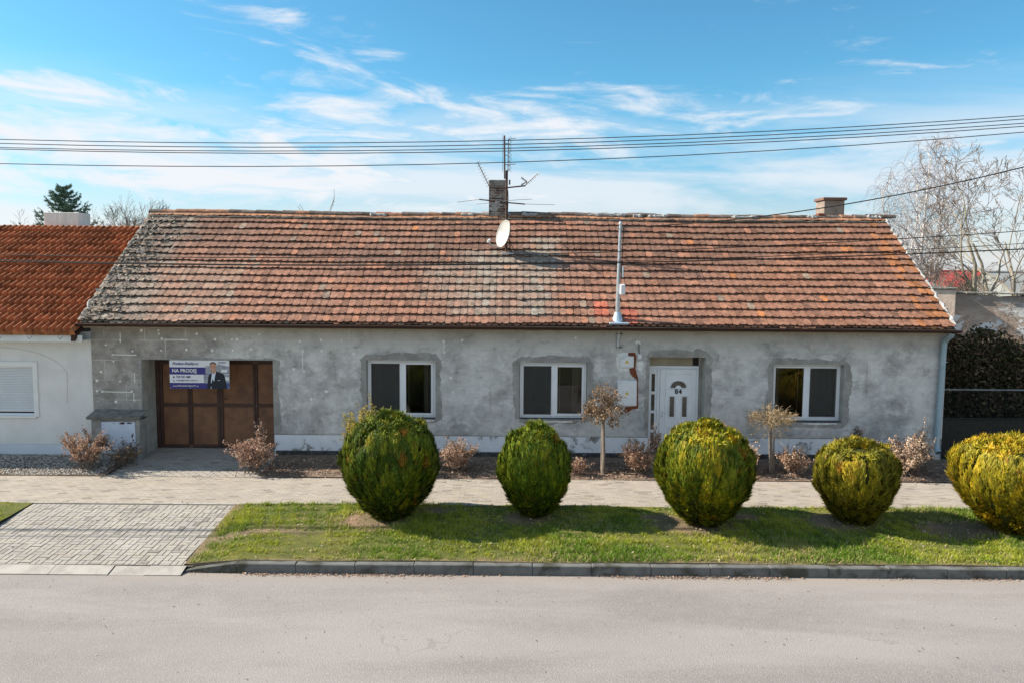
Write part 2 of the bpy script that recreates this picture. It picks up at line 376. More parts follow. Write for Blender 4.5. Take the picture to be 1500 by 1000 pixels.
M = dict(
    render=wall_material(), road=road_material(), peel=patchy_wall_material(), tiles=tile_material('old_clay_tile'), newtiles=tile_material('orange_roman_tile', False), brick=brick_material(),
    dab=mat('filler_plaster', (.82, .81, .78), (.70, .69, .66), 12, .95), patch=mat('fresh_render', (.36, .345, .325), (.25, .24, .225), 3.5, .95, bs_=.5, bscale=30, bdist=.015, c3=(.47, .45, .425), s3=5),
    reveal=mat('reveal_plaster', (.46, .45, .41), (.34, .33, .30), 4, .95, bs_=.4, bscale=25, bdist=.01),
    plinth=mat('white_plinth', (.82, .84, .88), (.70, .73, .78), 2.2, .9, bs_=.3, bscale=30, bdist=.006, c3=(.20, .185, .16), s3=2.2, lo3=.54, hi3=.64),
    membrane=mat('drain_membrane', (.035, .036, .038), (.08, .08, .08), 9, .7, c3=(.3, .29, .27), s3=14, lo3=.6, hi3=.66),
    pvc=mat('white_pvc', (.80, .82, .85), (.74, .76, .79), 2.5, .32, spec=.45), seal=mat('grey_gasket', (.08, .08, .085), rough=.6), cream=mat('cream_board', (.40, .34, .25), (.30, .26, .19), 3, .8),
    glass=glass_material('window_glass'), screen=screen_material(), dark=mat('dark_interior', (.035, .032, .03), rough=.95), drape=mat('net_curtain', (.20, .19, .16), (.12, .115, .1), 18, .95, stretch=(4, 4, .05)),
    reflglass=mat('brown_reflection_glass', (.115, .10, .085), (.06, .05, .045), 5, .12, spec=.6),  # brownish reflection put into the colour of the door panes
    gutter=mat('brown_gutter', (.060, .026, .02), (.04, .02, .016), 2, .6, spec=.2), zinc=mat('zinc_pipe', (.33, .42, .47), (.26, .35, .40), 3, .42, metal=.35, spec=.5),
    galv=mat('galvanised', (.55, .58, .60), (.42, .45, .48), 8, .38, metal=.7), iron=mat('rusted_steel', (.06, .04, .035), (.12, .065, .045), 14, .7, metal=.2),
    alu=mat('dull_aluminium', (.30, .29, .29), (.2, .19, .19), 20, .5, metal=.5), wire=mat('black_cable', (.012, .012, .013), rough=.6), wire2=mat('bare_conductor', (.045, .042, .042), rough=.5),
    dish=mat('white_dish', (.46, .455, .43), (.36, .355, .33), 4, .5), gatep=mat('brown_gate_panel', (.25, .122, .062), (.17, .085, .05), 3.5, .62, c3=(.11, .06, .04), s3=1.4), gatef=mat('dark_gate_frame', (.06, .033, .026), (.085, .046, .034), 5, .55),
    rust=mat('red_mortar', (.25, .075, .035), (.14, .05, .028), 9, .95, bs_=.8, bscale=30, bdist=.02), boxw=mat('white_box', (.78, .79, .80), (.72, .73, .75), 6, .45),
    yellow=mat('warning_yellow', (.75, .52, .03), rough=.5), black=mat('black_paint', (.012, .012, .012), rough=.45), cap=mat('weathered_cap', (.15, .145, .13), (.29, .28, .25), 6, .95, bs_=.9, bscale=18, bdist=.03, c3=(.09, .10, .05), s3=4),
    cabinet=mat('cabinet_render', (.36, .35, .33), (.24, .235, .22), 3, .95, bs_=.5, bscale=25, bdist=.015), cabdoor=mat('white_metal_door', (.60, .66, .76), (.52, .58, .68), 3, .55, c3=(.12, .05, .025), s3=7, lo3=.70, hi3=.74),
    stucco=mat('white_stucco', (.76, .75, .73), (.68, .67, .65), 1.2, .95, bs_=.55, bscale=70, bdist=.012), stucco2=mat('stucco_plinth', (.66, .70, .75), (.60, .64, .69), 1.5, .95, bs_=.5, bscale=70, bdist=.012), trim=mat('white_trim', (.78, .78, .76), (.72, .72, .70), 2, .8),
    shutter=mat('shutter_slat', (.66, .69, .72), (.60, .63, .66), 2, .5), white=mat('white_board', (.75, .75, .74), (.66, .66, .64), 3, .6), chim=mat('grey_chimney_render', (.84, .79, .72), (.70, .66, .60), 2.5, .95, bs_=.4, bscale=20, bdist=.01, stretch=(3, 3, .6)),
    mortar=mat('ridge_mortar', (.42, .42, .41), (.25, .24, .225), 7, .95, bs_=.9, bscale=20, bdist=.03),
    paver=mat('concrete_paver', (1.06, 1.04, 1.01), (.90, .89, .875), 2.2, .92, use_attr=True, bs_=.35, bscale=90, bdist=.004, c3=(.36, .285, .205), s3=.75, lo3=.60, hi3=.80), joint=mat('joint_sand', (.13, .115, .095), (.22, .19, .15), 5, .98), joint2=mat('sandy_joint', (.27, .24, .20), (.36, .31, .25), 5, .98),
    kerb=mat('kerb_concrete', (.16, .16, .15), (.10, .10, .094), 3, .92, bs_=.4, bscale=60, bdist=.006, c3=(.06, .06, .045), s3=3, lo3=.5, hi3=.66), kerblow=mat('pale_kerb', (.42, .39, .35), (.31, .285, .255), 3, .92, bs_=.4, bscale=60, bdist=.006),
    soil=mat('bed_soil', (.13, .095, .07), (.24, .175, .13), 5, .98, bs_=.9, bscale=25, bdist=.03, c3=(.27, .20, .15), s3=3), earth=mat('field_earth', (.10, .11, .05), (.15, .13, .08), .2, .98),
    turf=mat('turf_soil', (.085, .10, .02), (.15, .145, .035), 2.2, .98, bs_=.9, bscale=40, bdist=.02, use_attr=True), blade=mat('grass_blade', (1.25, 1.25, 1.2), (.95, .95, .9), 3, .7, use_attr=True, trans=.3),
    leaf=mat('dry_leaf', (1, 1, 1), (.75, .75, .75), 9, .8, use_attr=True, trans=.25), thuja=mat('thuja_spray', (1.05, 1.05, 1.0), (.75, .75, .72), 7, .6, use_attr=True, trans=.06, spec=.3),
    bark=mat('grey_bark', (.17, .14, .115), (.26, .22, .18), 14, .95), twig=mat('brown_twig', (.13, .095, .075), (.19, .15, .12), 12, .95), birch=mat('birch_bark', (.66, .63, .60), (.46, .43, .41), 6, .9, c3=(.06, .055, .05), s3=5, lo3=.62, hi3=.68), birchtwig=mat('birch_twig', (.30, .245, .245), (.22, .175, .18), 8, .95),
    walnut=mat('walnut_bark', (.31, .27, .21), (.22, .19, .15), 6, .95, c3=(.34, .29, .10), s3=3, lo3=.6, hi3=.7), needle=mat('spruce_needle', (.10, .17, .12), (.20, .28, .20), 5, .8, use_attr=True),
    stake=mat('stake_wood', (.33, .28, .23), (.22, .18, .15), 10, .9), hedge=mat('dark_hedge_leaf', (1, 1, 1), (.7, .7, .7), 5, .95, spec=.03, use_attr=True), fence=mat('fence_steel', (.010, .012, .011), (.02, .022, .02), 9, .6), rail=mat('fence_rail', (.20, .21, .21), (.13, .135, .135), 9, .6),
    pebble=mat('pebble', (1, 1, 1), (.8, .8, .8), 30, .9, use_attr=True), redroof=mat('red_sheet_roof', (.42, .07, .055), (.34, .06, .05), 1, .6), greyroof=mat('grey_sheet_roof', (.27, .28, .27), (.22, .23, .22), 1, .7), pinkwall=mat('far_plaster', (.45, .36, .31), (.38, .30, .26), 1.2, .95),
    bwhite=mat('banner_white', (.72, .73, .74), rough=.5), bnavy=mat('banner_navy', (.045, .042, .20), rough=.5), bgrey=mat('banner_photo_grey', (.36, .38, .42), (.22, .24, .28), 9, .5), bblue=mat('banner_photo_blue', (.05, .09, .24), (.10, .14, .28), 7, .5), skin=mat('printed_skin', (.50, .27, .19), rough=.5), hair=mat('printed_hair', (.10, .055, .035), rough=.5), suit=mat('printed_suit', (.014, .018, .03), rough=.5), shirt=mat('printed_shirt', (.62, .70, .80), rough=.5),
)
# ------------------------------------------------------------------ the ground and the street
def grid_mesh(x0, x1, y0, y1, nx, ny, zf, colf=None):
    xs = np.linspace(x0, x1, nx+1); ys = np.linspace(y0, y1, ny+1); X, Y = np.meshgrid(xs, ys); Z = zf(X, Y)
    V = np.stack([X, Y, Z], -1).reshape(-1, 3); i = np.arange(nx); j = np.arange(ny); I, J = np.meshgrid(i, j); a = (J*(nx+1)+I).ravel()
    me = bpy.data.meshes.new('sheet'); me.from_pydata(V.tolist(), [], np.stack([a, a+1, a+nx+2, a+nx+1], -1).tolist())
    me.polygons.foreach_set('use_smooth', [True]*len(me.polygons))
    if colf is not None:
        at = me.color_attributes.new('Col', 'FLOAT_COLOR', 'POINT'); c = np.ones((len(V), 4), 'f'); c[:, :3] = colf(X, Y).reshape(-1, 3); at.data.foreach_set('color', c.ravel())
    return me
def lumps(X, Y, k=1., seed=0):
    r = np.random.default_rng(seed); z = np.zeros_like(X)
    for s in (1.1, 2.3, 4.7, 9.1, 17.):
        a = r.uniform(0, 6.28, 6); ph = r.uniform(0, 6.28, 6)
        for q, p in zip(a, ph): z += np.sin((X*math.cos(q)+Y*math.sin(q))*s*1.6+p)/s/6
    return z*k

g = MB()
gy = [-900, -13.35, -13.2, -13.19, -1.3, -1.28, 0, 1.0, 900]; gz = [-.2, -.2, -.25, -.42, -.42, -.10, .02, .02, .02]
for a in range(len(gy)-1): g.quad((-1200, gy[a], gz[a]), (1200, gy[a], gz[a]), (1200, gy[a+1], gz[a+1]), (-1200, gy[a+1], gz[a+1]))
struct(g.build('ground', M['earth']))
struct(link('road', grid_mesh(-70, 70, -13.1, -6.16, 140, 14, lambda X, Y: -.245+.035*(1-((Y+9.6)/3.5)**2)-.02), M['road']))

def gd(y): return np.interp(y, [-6.05, -3.46], [-.185, -.004])       # the driveway falls to the road
def drv_r(y): return -5.67-(y+3.36)*(.14/3.3)
def drv_l(y): return -9.83-(y+3.51)*(.08/1.03)*.6
VZ = lambda X, Y: np.interp(Y, [-6.02, -5.2, -3.4], [-.085, -.035, .012])
SOILS = [(-2.65, -4.35, .85, .5), (.32, -4.15, .5, .32), (3.45, -4.45, .95, .5), (2.9, -4.1, .4, .25), (4.6, -4.0, .4, .22), (6.3, -4.2, .8, .42), (8.8, -4.5, 1.1, .5), (-1.5, -3.78, .5, .22), (11.2, -4.5, .8, .5)]
def bare(X, Y):
    """0 where the turf is whole, 1 on bare soil"""
    b = np.zeros_like(X)
    for x, y, rx, ry in SOILS: b = np.maximum(b, np.clip(1.6-1.3*np.sqrt(((X-x)/rx)**2+((Y-y)/ry)**2), 0, 1))
    trk = np.exp(-((Y+5.0-.13*(X+5.4)+.08*np.sin(X*3.1))/.20)**2)*np.clip((-2.6-X)/2.4, 0, 1)*.85
    edge = np.clip(1-(X+5.7-(Y+3.36)*-.045)/.35, 0, 1)*.9
    lip = np.clip((-5.86-Y)/.14, 0, 1)*.55
    return np.clip(np.maximum.reduce([b, trk, edge*(X > -6), lip*np.ones_like(X)])+lumps(X, Y, .55, 5)*.55, 0, 1)
def turfcol(X, Y):
    b = np.clip(bare(X, Y)*1.5-.2, 0, 1)[..., None]
    return (1-b)*np.array([1, 1, 1.])+b*np.array([1.75, 1.2, 3.2])
def vergez(X, Y):
    cor = np.clip((-4.55-X)/.95, 0, 1)*(X > -6)
    mound = sum(.05*np.exp(-(((X-x)/.8)**2+((Y-y)/.5)**2)) for x, y in ((-2.4, -4.1), (.48, -3.95), (3.8, -4.28), (6.75, -4.22), (9.75, -4.55)))
    return VZ(X, Y)*(1-cor)+(gd(Y)+.012)*cor+mound+lumps(X, Y, .05, 3)*.35*(1-.6*cor)
for nm, x0, x1 in (('verge', -5.62, 40), ('verge', -40, -9.75)):
    me = grid_mesh(0, 1, -6.03, -3.43, int((x1-x0)*9), 26, lambda X, Y: X*0, None)
    n = len(me.vertices); co = np.zeros(n*3, 'f'); me.vertices.foreach_get('co', co); co = co.reshape(-1, 3)
    lo = (drv_r(co[:, 1])+.0) if x0 > -9 else np.full(n, x0); hi = np.full(n, x1) if x0 > -9 else drv_l(co[:, 1])
    co[:, 0] = lo+(hi-lo)*co[:, 0]; co[:, 2] = vergez(co[:, 0], co[:, 1]); me.vertices.foreach_set('co', co.ravel())
    at = me.color_attributes.new('Col', 'FLOAT_COLOR', 'POINT'); c = np.ones((n, 4), 'f'); c[:, :3] = turfcol(co[:, 0], co[:, 1]); at.data.foreach_set('color', c.ravel())
    struct(link(nm, me, M['turf']))
sk = MB(); xs_ = np.arange(-5.5, 30, .25); zz_ = vergez(xs_, xs_*0-6.03)
for i in range(len(xs_)-1): sk.quad((xs_[i], -6.031, -.42), (xs_[i+1], -6.031, -.42), (xs_[i+1], -6.031, zz_[i+1]), (xs_[i], -6.031, zz_[i]))
ys_ = np.linspace(-6.03, -3.43, 27); xe_ = drv_r(ys_); ze_ = vergez(xe_, ys_)
for i in range(26): sk.quad((xe_[i+1], ys_[i+1], -.42), (xe_[i], ys_[i], -.42), (xe_[i], ys_[i], ze_[i]), (xe_[i+1], ys_[i+1], ze_[i+1]))
struct(sk.build('verge_edge', M['soil']))

def grass(n, x0, x1, clump=True):
    x = rng.uniform(x0, x1, n); y = rng.uniform(-6.02, -3.42, n)
    keep = (x > drv_r(y)+rng.normal(.03, .05, n)) | (x < drv_l(y)-.02); x, y = x[keep], y[keep]
    keep = rng.uniform(0, 1, len(x)) > bare(x, y)*1.25-.08+.45*np.clip(-(lumps(x*11, y*11, 1., 71)+.5*lumps(x*3, y*3, 1., 72))-.06, 0, 1); x, y = x[keep], y[keep]; n = len(x)
    z = vergez(x, y); dens = lumps(x, y, 1., 21)
    clump = lumps(x*11, y*11, 1., 71)+.5*lumps(x*3, y*3, 1., 72); h = rng.uniform(.022, .055, n)*(1+1.3*np.clip(dens*1.3+clump*1.2, -.55, .9)); w = rng.uniform(.005, .010, n); a = rng.uniform(0, 6.28, n)
    lean = rng.uniform(.2, 1.1, n)*h; la = rng.uniform(0, 6.28, n)
    B = np.stack([x, y, z-.004], -1); S = np.stack([np.cos(a)*w, np.sin(a)*w, 0*w], -1); T = B+np.stack([np.cos(la)*lean, np.sin(la)*lean, h], -1)
    V = np.stack([B-S, B+S, T], 1).reshape(-1, 3)
    green = np.array([.12, .215, .014]); lime = np.array([.34, .37, .035]); straw = np.array([.50, .42, .21])
    t = np.clip(.40+.55*clump+lumps(x, y, 1.6, 33)+lumps(x*3, y*3, .9, 34)+rng.normal(0, .24, n), 0, 1)[:, None]; C = green*(1-t)+lime*t
    s = (rng.uniform(0, 1, n) < .15+.45*np.clip(lumps(x, y, 1.6, 40), 0, 1)+.35*bare(x, y))[:, None]; C = np.where(s, straw*rng.uniform(.6, 1.1, (n, 1)), C)
    return np_mesh('grass', V, 3, np.repeat(C, 3, 0))
stuff(tag(link('grass', grass(230000, -5.8, 13.5), M['blade']), 'short patchy green grass growing on the verge behind the kerb', 'grass'))
stuff(tag(link('grass', grass(14000, -13.5, -9.7), M['blade']), 'corner of short green grass left of the paved driveway', 'grass'))

# clipped concrete pavers, each a chamfered block of one sheet
def paver_sheet(name, blocks, zf, gap=.004, ch=.004, tone=(.40, .385, .355), spread=.10, cut=None):
    V = []; C = []
    for (x0, x1, y0, y1) in blocks:
        x0 += gap; x1 -= gap; y0 += gap; y1 -= gap
        if x1-x0 < .03 or y1-y0 < .03: continue
        dz = random.gauss(0, .0016); s = 1+random.gauss(0, spread); c = [tone[0]*s, tone[1]*s, tone[2]*s*random.uniform(.96, 1.04)]
        if random.random() < .05: c = [v*.72 for v in c]
        o = [(x0, y0), (x1, y0), (x1, y1), (x0, y1)]; i = [(x0+ch, y0+ch), (x1-ch, y0+ch), (x1-ch, y1-ch), (x0+ch, y1-ch)]
        top = [(a, b, float(zf(b))+dz) for a, b in i]; low = [(a, b, float(zf(b))+dz-ch*1.3) for a, b in o]
        V += top; C += [c]*4
        for k in range(4):
            q = (k+1) % 4; V += [low[k], low[q], top[q], top[k]]; C += [c]*4
    return np_mesh(name, V, 4, np.array(C))
def clipb(b, x0, x1, y0, y1): return (max(b[0], x0), min(b[1], x1), max(b[2], y0), min(b[3], y1))
bl = []; k = 0; y = -3.395
while y < -1.62:
    x = -26+(k % 2)*.1
    while x < 24: bl.append((x, x+.2, y, min(y+.1, -1.56))); x += .2
    y += .1; k += 1
struct(link('pavement', paver_sheet('pavement', bl, lambda y: .004, gap=.0009, ch=.0014, tone=(.345, .31, .268), spread=.03), M['paver']))
s = MB(); s.quad((-26, -3.46, -.004), (24, -3.46, -.004), (24, -1.45, -.004), (-26, -1.45, -.004)); s2_ = s; struct(s.build('pavement_bed', M['joint2'])); s = MB(); s.quad((-9.95, -6.06, -.197), (-5.4, -6.06, -.197), (-5.55, -3.46, -.016), (-9.95, -3.46, -.016))
s.quad((-9.45, -1.45, -.004), (-5.85, -1.45, -.004), (-5.85, .9, .092), (-9.45, .9, .092)); s.quad((3.3, -1.45, -.004), (5., -1.45, -.004), (5., -.1, .1), (3.3, -.1, .1))
struct(s.build('paving_bed', M['joint']))
e = MB(); x = -26
while x < 24: e.box(x+.003, x+.997, -3.45, -3.40, -.08, .008, bev=.006); x += 1.0
struct(e.build('pavement_edging', M['kerblow']))
# the driveway in parquet pairs of blocks
bl = []
for i in range(-3, 30):
    for j in range(-3, 17):
        X, Y = -10.2+i*.2, -6.1+j*.2
        if (i+j) % 2: bb = [(X, X+.2, Y, Y+.1), (X, X+.2, Y+.1, Y+.2)]
        else: bb = [(X, X+.1, Y, Y+.2), (X+.1, X+.2, Y, Y+.2)]
        for b in bb:
            ym = (b[2]+b[3])/2; bl.append(clipb(b, drv_l(ym), drv_r(ym), -6.05, -3.465))
struct(link('driveway', paver_sheet('driveway', [b for b in bl if b[1] > b[0] and b[3] > b[2]], lambda y: gd(y)+.004, gap=.0045, ch=.004, tone=(.345, .322, .29), spread=.035), M['paver']))
bl = []; k = 0; y = -1.55
while y < .78:
    x = -9.4+(k % 2)*.1
    while x < -5.9: bl.append((x, x+.2, y, y+.1)); x += .2
    y += .1; k += 1
struct(link('garage_apron', paver_sheet('apron', bl, lambda y: np.interp(y, [-1.5, .8], [.006, .1]), tone=(.34, .315, .285), spread=.05), M['paver']))
bl = []; k = 0; y = -1.55
while y < -.15:
    x = 3.4+(k % 2)*.1
    while x < 4.9: bl.append((x, min(x+.2, 4.95), y, y+.1)); x += .2
    y += .1; k += 1
struct(link('door_path', paver_sheet('path', bl, lambda y: np.interp(y, [-1.5, .0], [.006, .1]), tone=(.34, .315, .285), spread=.05), M['paver']))

# kerb stones: full height by the verge, sunk across the driveway
k = MB(); x = -4.62
while x < 42:
    k.box(x+.0025, x+.9975, -6.17, -6.035, -.42, -.095+random.gauss(0, .003), bev=.012); x += 1.0
for xa, xb, za, zb in ((-5.5, -4.6225, -.232, -.095), (-9.75, -10.63, -.232, -.095)):
    a, b = min(xa, xb), max(xa, xb); z0, z1 = (za, zb) if xa < xb else (zb, za)
    k.add([(a, -6.17, -.42), (b, -6.17, -.42), (b, -6.035, -.42), (a, -6.035, -.42), (a, -6.16, z0), (b, -6.16, z1), (b, -6.04, z1), (a, -6.04, z0)], [(0, 1, 5, 4), (1, 2, 6, 5), (2, 3, 7, 6), (3, 0, 4, 7), (4, 5, 6, 7)])
x = -11.63
while x > -40: k.box(x+.0025, x+.9975, -6.17, -6.035, -.42, -.095, bev=.012); x -= 1.0
struct(k.build('kerb', M['kerb']))
k = MB(); x = -9.74
for w in (.86, 1.16, 1.0, .6, .62):
    z = random.gauss(0, .004)
    k.add([(x+.004, -6.30, -.249+z), (x+w-.004, -6.30, -.249+z), (x+w-.004, -6.06, -.19+z), (x+.004, -6.06, -.19+z), (x+.004, -6.31, -.42), (x+w-.004, -6.31, -.42)], [(0, 1, 2, 3), (4, 5, 1, 0)]); x += w
struct(k.build('dropped_kerb', M['kerblow']))

# flower bed along the wall, gravel before the neighbour
def bedz(X, Y): return np.interp(Y, [-1.56, -1.3, 0], [.0, .03, .12])+lumps(X, Y, .06, 9)*.5
for x0, x1 in ((-5.88, 3.36), (4.98, 12.5)):
    struct(link('flower_bed', grid_mesh(x0, x1, -1.55, .06, int((x1-x0)*10), 16, lambda X, Y: bedz(X, Y)+.012), M['soil']))
struct(link('gravel_bed', grid_mesh(-20, -9.42, -1.55, .1, 90, 16, lambda X, Y: bedz(X, Y)*.6+.01), M['soil']))
n = 5200; x = rng.uniform(-16, -9.6, n); y = rng.uniform(-1.52, -.02, n); r = rng.uniform(.014, .036, n)
ico = [(0, 0, 1), (.9, 0, .1), (.28, .85, .1), (-.72, .53, -.05), (-.72, -.53, .1), (.28, -.85, -.05)]
icf = [(0, 1, 2), (0, 2, 3), (0, 3, 4), (0, 4, 5), (0, 5, 1)]
I = np.array(ico); a = rng.uniform(0, 6.28, n); ca, sa = np.cos(a)[:, None], np.sin(a)[:, None]
px = (I[None, :, 0]*ca-I[None, :, 1]*sa)*r[:, None]*rng.uniform(.8, 1.5, (n, 1))+x[:, None]; py = (I[None, :, 0]*sa+I[None, :, 1]*ca)*r[:, None]+y[:, None]; pz = I[None, :, 2]*r[:, None]*.7+(bedz(x, y)*.6+.016)[:, None]
V = np.stack([px, py, pz], -1)[:, np.array(icf)].reshape(-1, 3); gcol = (np.array([.38, .35, .31])*rng.uniform(.45, 1.35, (n, 1)))
stuff(tag(link('gravel', np_mesh('gravel', V, 3, np.repeat(gcol, 15, 0)), M['pebble']), 'loose beige pebbles strewn before the white stucco house', 'gravel'))

# fallen leaves
def litter(n, xy, z, pal, size=(.012, .04), lift=.006):
    x, y = xy(n); n = len(x); zz = z(x, y)+lift; a = rng.uniform(0, 6.28, n); L = rng.uniform(*size, n); Wd = L*rng.uniform(.35, .7, n); tx = rng.normal(0, .35, n)
    u = np.stack([np.cos(a), np.sin(a), tx], -1)*L[:, None]; v = np.stack([-np.sin(a), np.cos(a), rng.normal(0, .4, n)], -1)*Wd[:, None]; c = np.stack([x, y, zz+L*.3], -1)
    V = np.stack([c-u, c-v*.8, c+u, c+v*.8], 1).reshape(-1, 3); C = np.array(pal)[rng.integers(0, len(pal), n)]*rng.uniform(.6, 1.25, (n, 1))
    return np_mesh('litter', V, 4, np.repeat(C, 4, 0))
DRY = [(.42, .26, .18), (.52, .36, .27), (.30, .18, .12), (.60, .47, .37), (.36, .26, .21)]
def xy_bed(n):
    x = rng.uniform(-5.85, 12., n); y = -1.5+1.45*rng.beta(1.2, 2., n); k = (x < 3.3) | (x > 5); return x[k], y[k]
stuff(tag(link('leaf_litter', litter(7000, xy_bed, bedz, DRY, (.015, .045), .02), M['leaf']), 'brown fallen leaves lying on the bed below the house wall', 'leaf litter'))
def xy_kerb(n):
    x = rng.uniform(-5.6, 13, n); c = np.clip(.5+lumps(x, x*0, 2., 14), .05, 1); k = rng.uniform(0, 1, n) < c; return x[k], (-6.185-np.abs(rng.normal(0, .05, n)))[k]
stuff(tag(link('leaf_litter', litter(4200, xy_kerb, lambda x, y: x*0-.258, DRY, (.008, .026)), M['leaf']), 'dry leaf bits gathered in the gutter along the kerb foot', 'leaf litter'))
def xy_verge(n):
    x = rng.uniform(-5.5, 13, n); y = rng.uniform(-6., -3.45, n); k = rng.uniform(0, 1, n) < .25+.9*bare(x, y); return x[k], y[k]
stuff(tag(link('leaf_litter', litter(5200, xy_verge, vergez, DRY+[(.62, .55, .45), (.55, .42, .3)], (.01, .03), .016), M['leaf']), 'pale dry leaf scraps caught in the grass around the clipped bushes', 'leaf litter'))
def xy_pave(n):
    x = np.concatenate([rng.uniform(-12, 12, n), rng.uniform(-9.7, -5.6, n//4)]); y = np.concatenate([rng.choice([-3.42, -1.58], n)+rng.normal(0, .06, n), rng.uniform(-6, -3.5, n//4)]); return x, y
stuff(tag(link('leaf_litter', litter(420, xy_pave, lambda x, y: np.where(y < -3.46, gd(y), 0.)+.006, DRY, (.01, .03)), M['leaf']), 'scattered leaf scraps along both edges of the pavement', 'leaf litter'))
def xy_road(n): return rng.uniform(-9, 9, n), rng.uniform(-9.4, -6.3, n)
stuff(tag(link('road_grit', litter(260, xy_road, lambda x, y: -.245+.035*(1-((y+9.6)/3.5)**2)-.02, [(.5, .47, .44), (.2, .17, .15), (.33, .24, .17)], (.008, .022), .004), M['leaf']), 'light stones and dark scraps scattered over the asphalt', 'grit'))
# ------------------------------------------------------------------ the long grey house
HX0, HX1, ZT = -10.53, 10.88, 3.42
house = thing('house', 'long low grey rendered house with a weathered red clay tile roof and three white windows', 'house')
HOLES = [(-9.29, -5.99, .05, 2.52), (-3.65, -1.91, 1.07, 2.55), (.2, 1.90, 1.09, 2.52), (3.46, 4.86, .06, 2.68), (6.57, 8.34, 1.06, 2.52)]
DEPTH = [.80, .20, .18, .42, .24]
def holed(mb, x0, x1, z0, z1, y, holes, mat_=0):
    xs = sorted({x0, x1, *[h[0] for h in holes], *[h[1] for h in holes]}); zs = sorted({z0, z1, *[h[2] for h in holes if z0 < h[2] < z1], *[h[3] for h in holes if z0 < h[3] < z1]})
    for a, b in zip(xs, xs[1:]):
        for c, d in zip(zs, zs[1:]):
            mx, mz = (a+b)/2, (c+d)/2
            if not any(h[0] < mx < h[1] and h[2] < mz < h[3] for h in holes): mb.quad((a, y, c), (b, y, c), (b, y, d), (a, y, d), mat_)
w = MB(); holed(w, HX0, HX1, .66, ZT, 0, HOLES)
holed(w, HX0, HX1, -.1, .66, .035, HOLES)                       # backing behind the plinth
for qa, qb in ((HX0, -9.29), (-5.99, 3.46), (4.86, HX1)): w.quad((qa, .035, .66), (qb, .035, .66), (qb, 0, .66), (qa, 0, .66))
for h, d in zip(HOLES, DEPTH):
    x0, x1, z0, z1 = h
    w.quad((x0, 0, z0), (x0, 0, z1), (x0, d, z1), (x0, d, z0), 1); w.quad((x1, 0, z1), (x1, 0, z0), (x1, d, z0), (x1, d, z1), 1)
    w.quad((x0, 0, z1), (x1, 0, z1), (x1, d, z1), (x0, d, z1), 1); w.quad((x0, 0, z0), (x0, d, z0), (x1, d, z0), (x1, 0, z0), 1)
yb = 7.4; zr = 6.28
for x, fl in ((HX0, 0), (HX1, 1)):
    p = [(x, 0, -.1), (x, yb, -.1), (x, yb, ZT), (x, 3.5, zr), (x, 0, ZT)]; w.add(p, [(0, 4, 3, 2, 1)] if not fl else [(0, 1, 2, 3, 4)])
w.quad((HX0, yb, -.1), (HX0, yb, ZT), (HX1, yb, ZT), (HX1, yb, -.1))
# filler plugs of the render coat
DABS = [(176, 498), (165, 519), (207, 484), (233, 489), (236, 513), (194, 514), (166, 529), (148, 544), (142, 557), (176, 558), (142, 572), (150, 573), (193, 573), (170, 588), (197, 586), (237, 496), (273, 512), (311, 513), (341, 513), (368, 511), (315, 497), (347, 497), (340, 497), (380, 490), (267, 497), (439, 500), (444, 514), (445, 543), (478, 573), (470, 498), (500, 499), (518, 518), (471, 514), (650, 500), (651, 516), (663, 574), (649, 530), (660, 553), (677, 498), (843, 495), (456, 584), (419, 512), (430, 540), (232, 484), (288, 489), (155, 505)]
for (px, py) in DABS:
    p = P(px, py, 0); r = random.uniform(.022, .042); n = 9
    w.add([(p.x+r*math.cos(6.283*i/n)*random.uniform(.8, 1.15), -.003, p.z+r*math.sin(6.283*i/n)*random.uniform(.8, 1.15)) for i in range(n)], [tuple(range(n))], 2)
for a, b, c, d in ((165, 519, 200, 519.8), (150, 573, 193, 574), (197, 545, 197.8, 560), (443, 514, 444, 542), (196, 575, 197, 586), (650, 501, 651, 514), (240, 497, 275, 497.7), (176, 487, 176.7, 502)):
    p, q = P(a, b, 0), P(c, d, 0); ww = .010; dx = q.x-p.x; dz = q.z-p.z
    if abs(dx) > abs(dz): w.quad((p.x, -.0025, p.z-ww), (q.x, -.0025, q.z-ww), (q.x, -.0025, q.z+ww), (p.x, -.0025, p.z+ww), 2)
    else: w.quad((p.x-ww, -.0025, q.z), (p.x+ww, -.0025, q.z), (p.x+ww, -.0025, p.z), (p.x-ww, -.0025, p.z), 2)
w.build('wall', [M['render'], M['reveal'], M['dab']], house)

# rough strips of newer render round each opening
def surround(h, l, r, t, b, seed, top_only=False):
    rr = random.Random(seed); x0, x1, z0, z1 = h; mb = MB(); st = .045
    inner = []; outer = []
    def run(pa, pb, nx, nz, wd):
        L = math.hypot(pb[0]-pa[0], pb[1]-pa[1]); n = max(3, int(L/st)); j = 0
        for i in range(n+1):
            s = i/n; p = (pa[0]+(pb[0]-pa[0])*s, pa[1]+(pb[1]-pa[1])*s); j = j*.72+rr.gauss(0, .014); ww = max(.03, wd+j+.02*math.sin(s*L*3.1+seed))
            inner.append(p); outer.append((p[0]+nx*ww, p[1]+nz*ww))
    run((x0, z0), (x0, z1), -1, 0, l); a = outer[-1]; run((x0, z1), (x1, z1), 0, 1, t); run((x1, z1), (x1, z0), 1, 0, r)
    if b: run((x1, z0), (x0, z0), 0, -1, b)
    n = len(inner); V = [(p[0], -.007, p[1]) for p in inner]+[(p[0], -.007, p[1]) for p in outer]+[(p[0], .001, p[1]) for p in outer]; F = []
    for i in range(n-1):
        F += [(i, i+1, n+i+1, n+i)[::-1], (n+i, n+i+1, 2*n+i+1, 2*n+i)[::-1]]
    # the corners
    mb.add(V, F); return mb
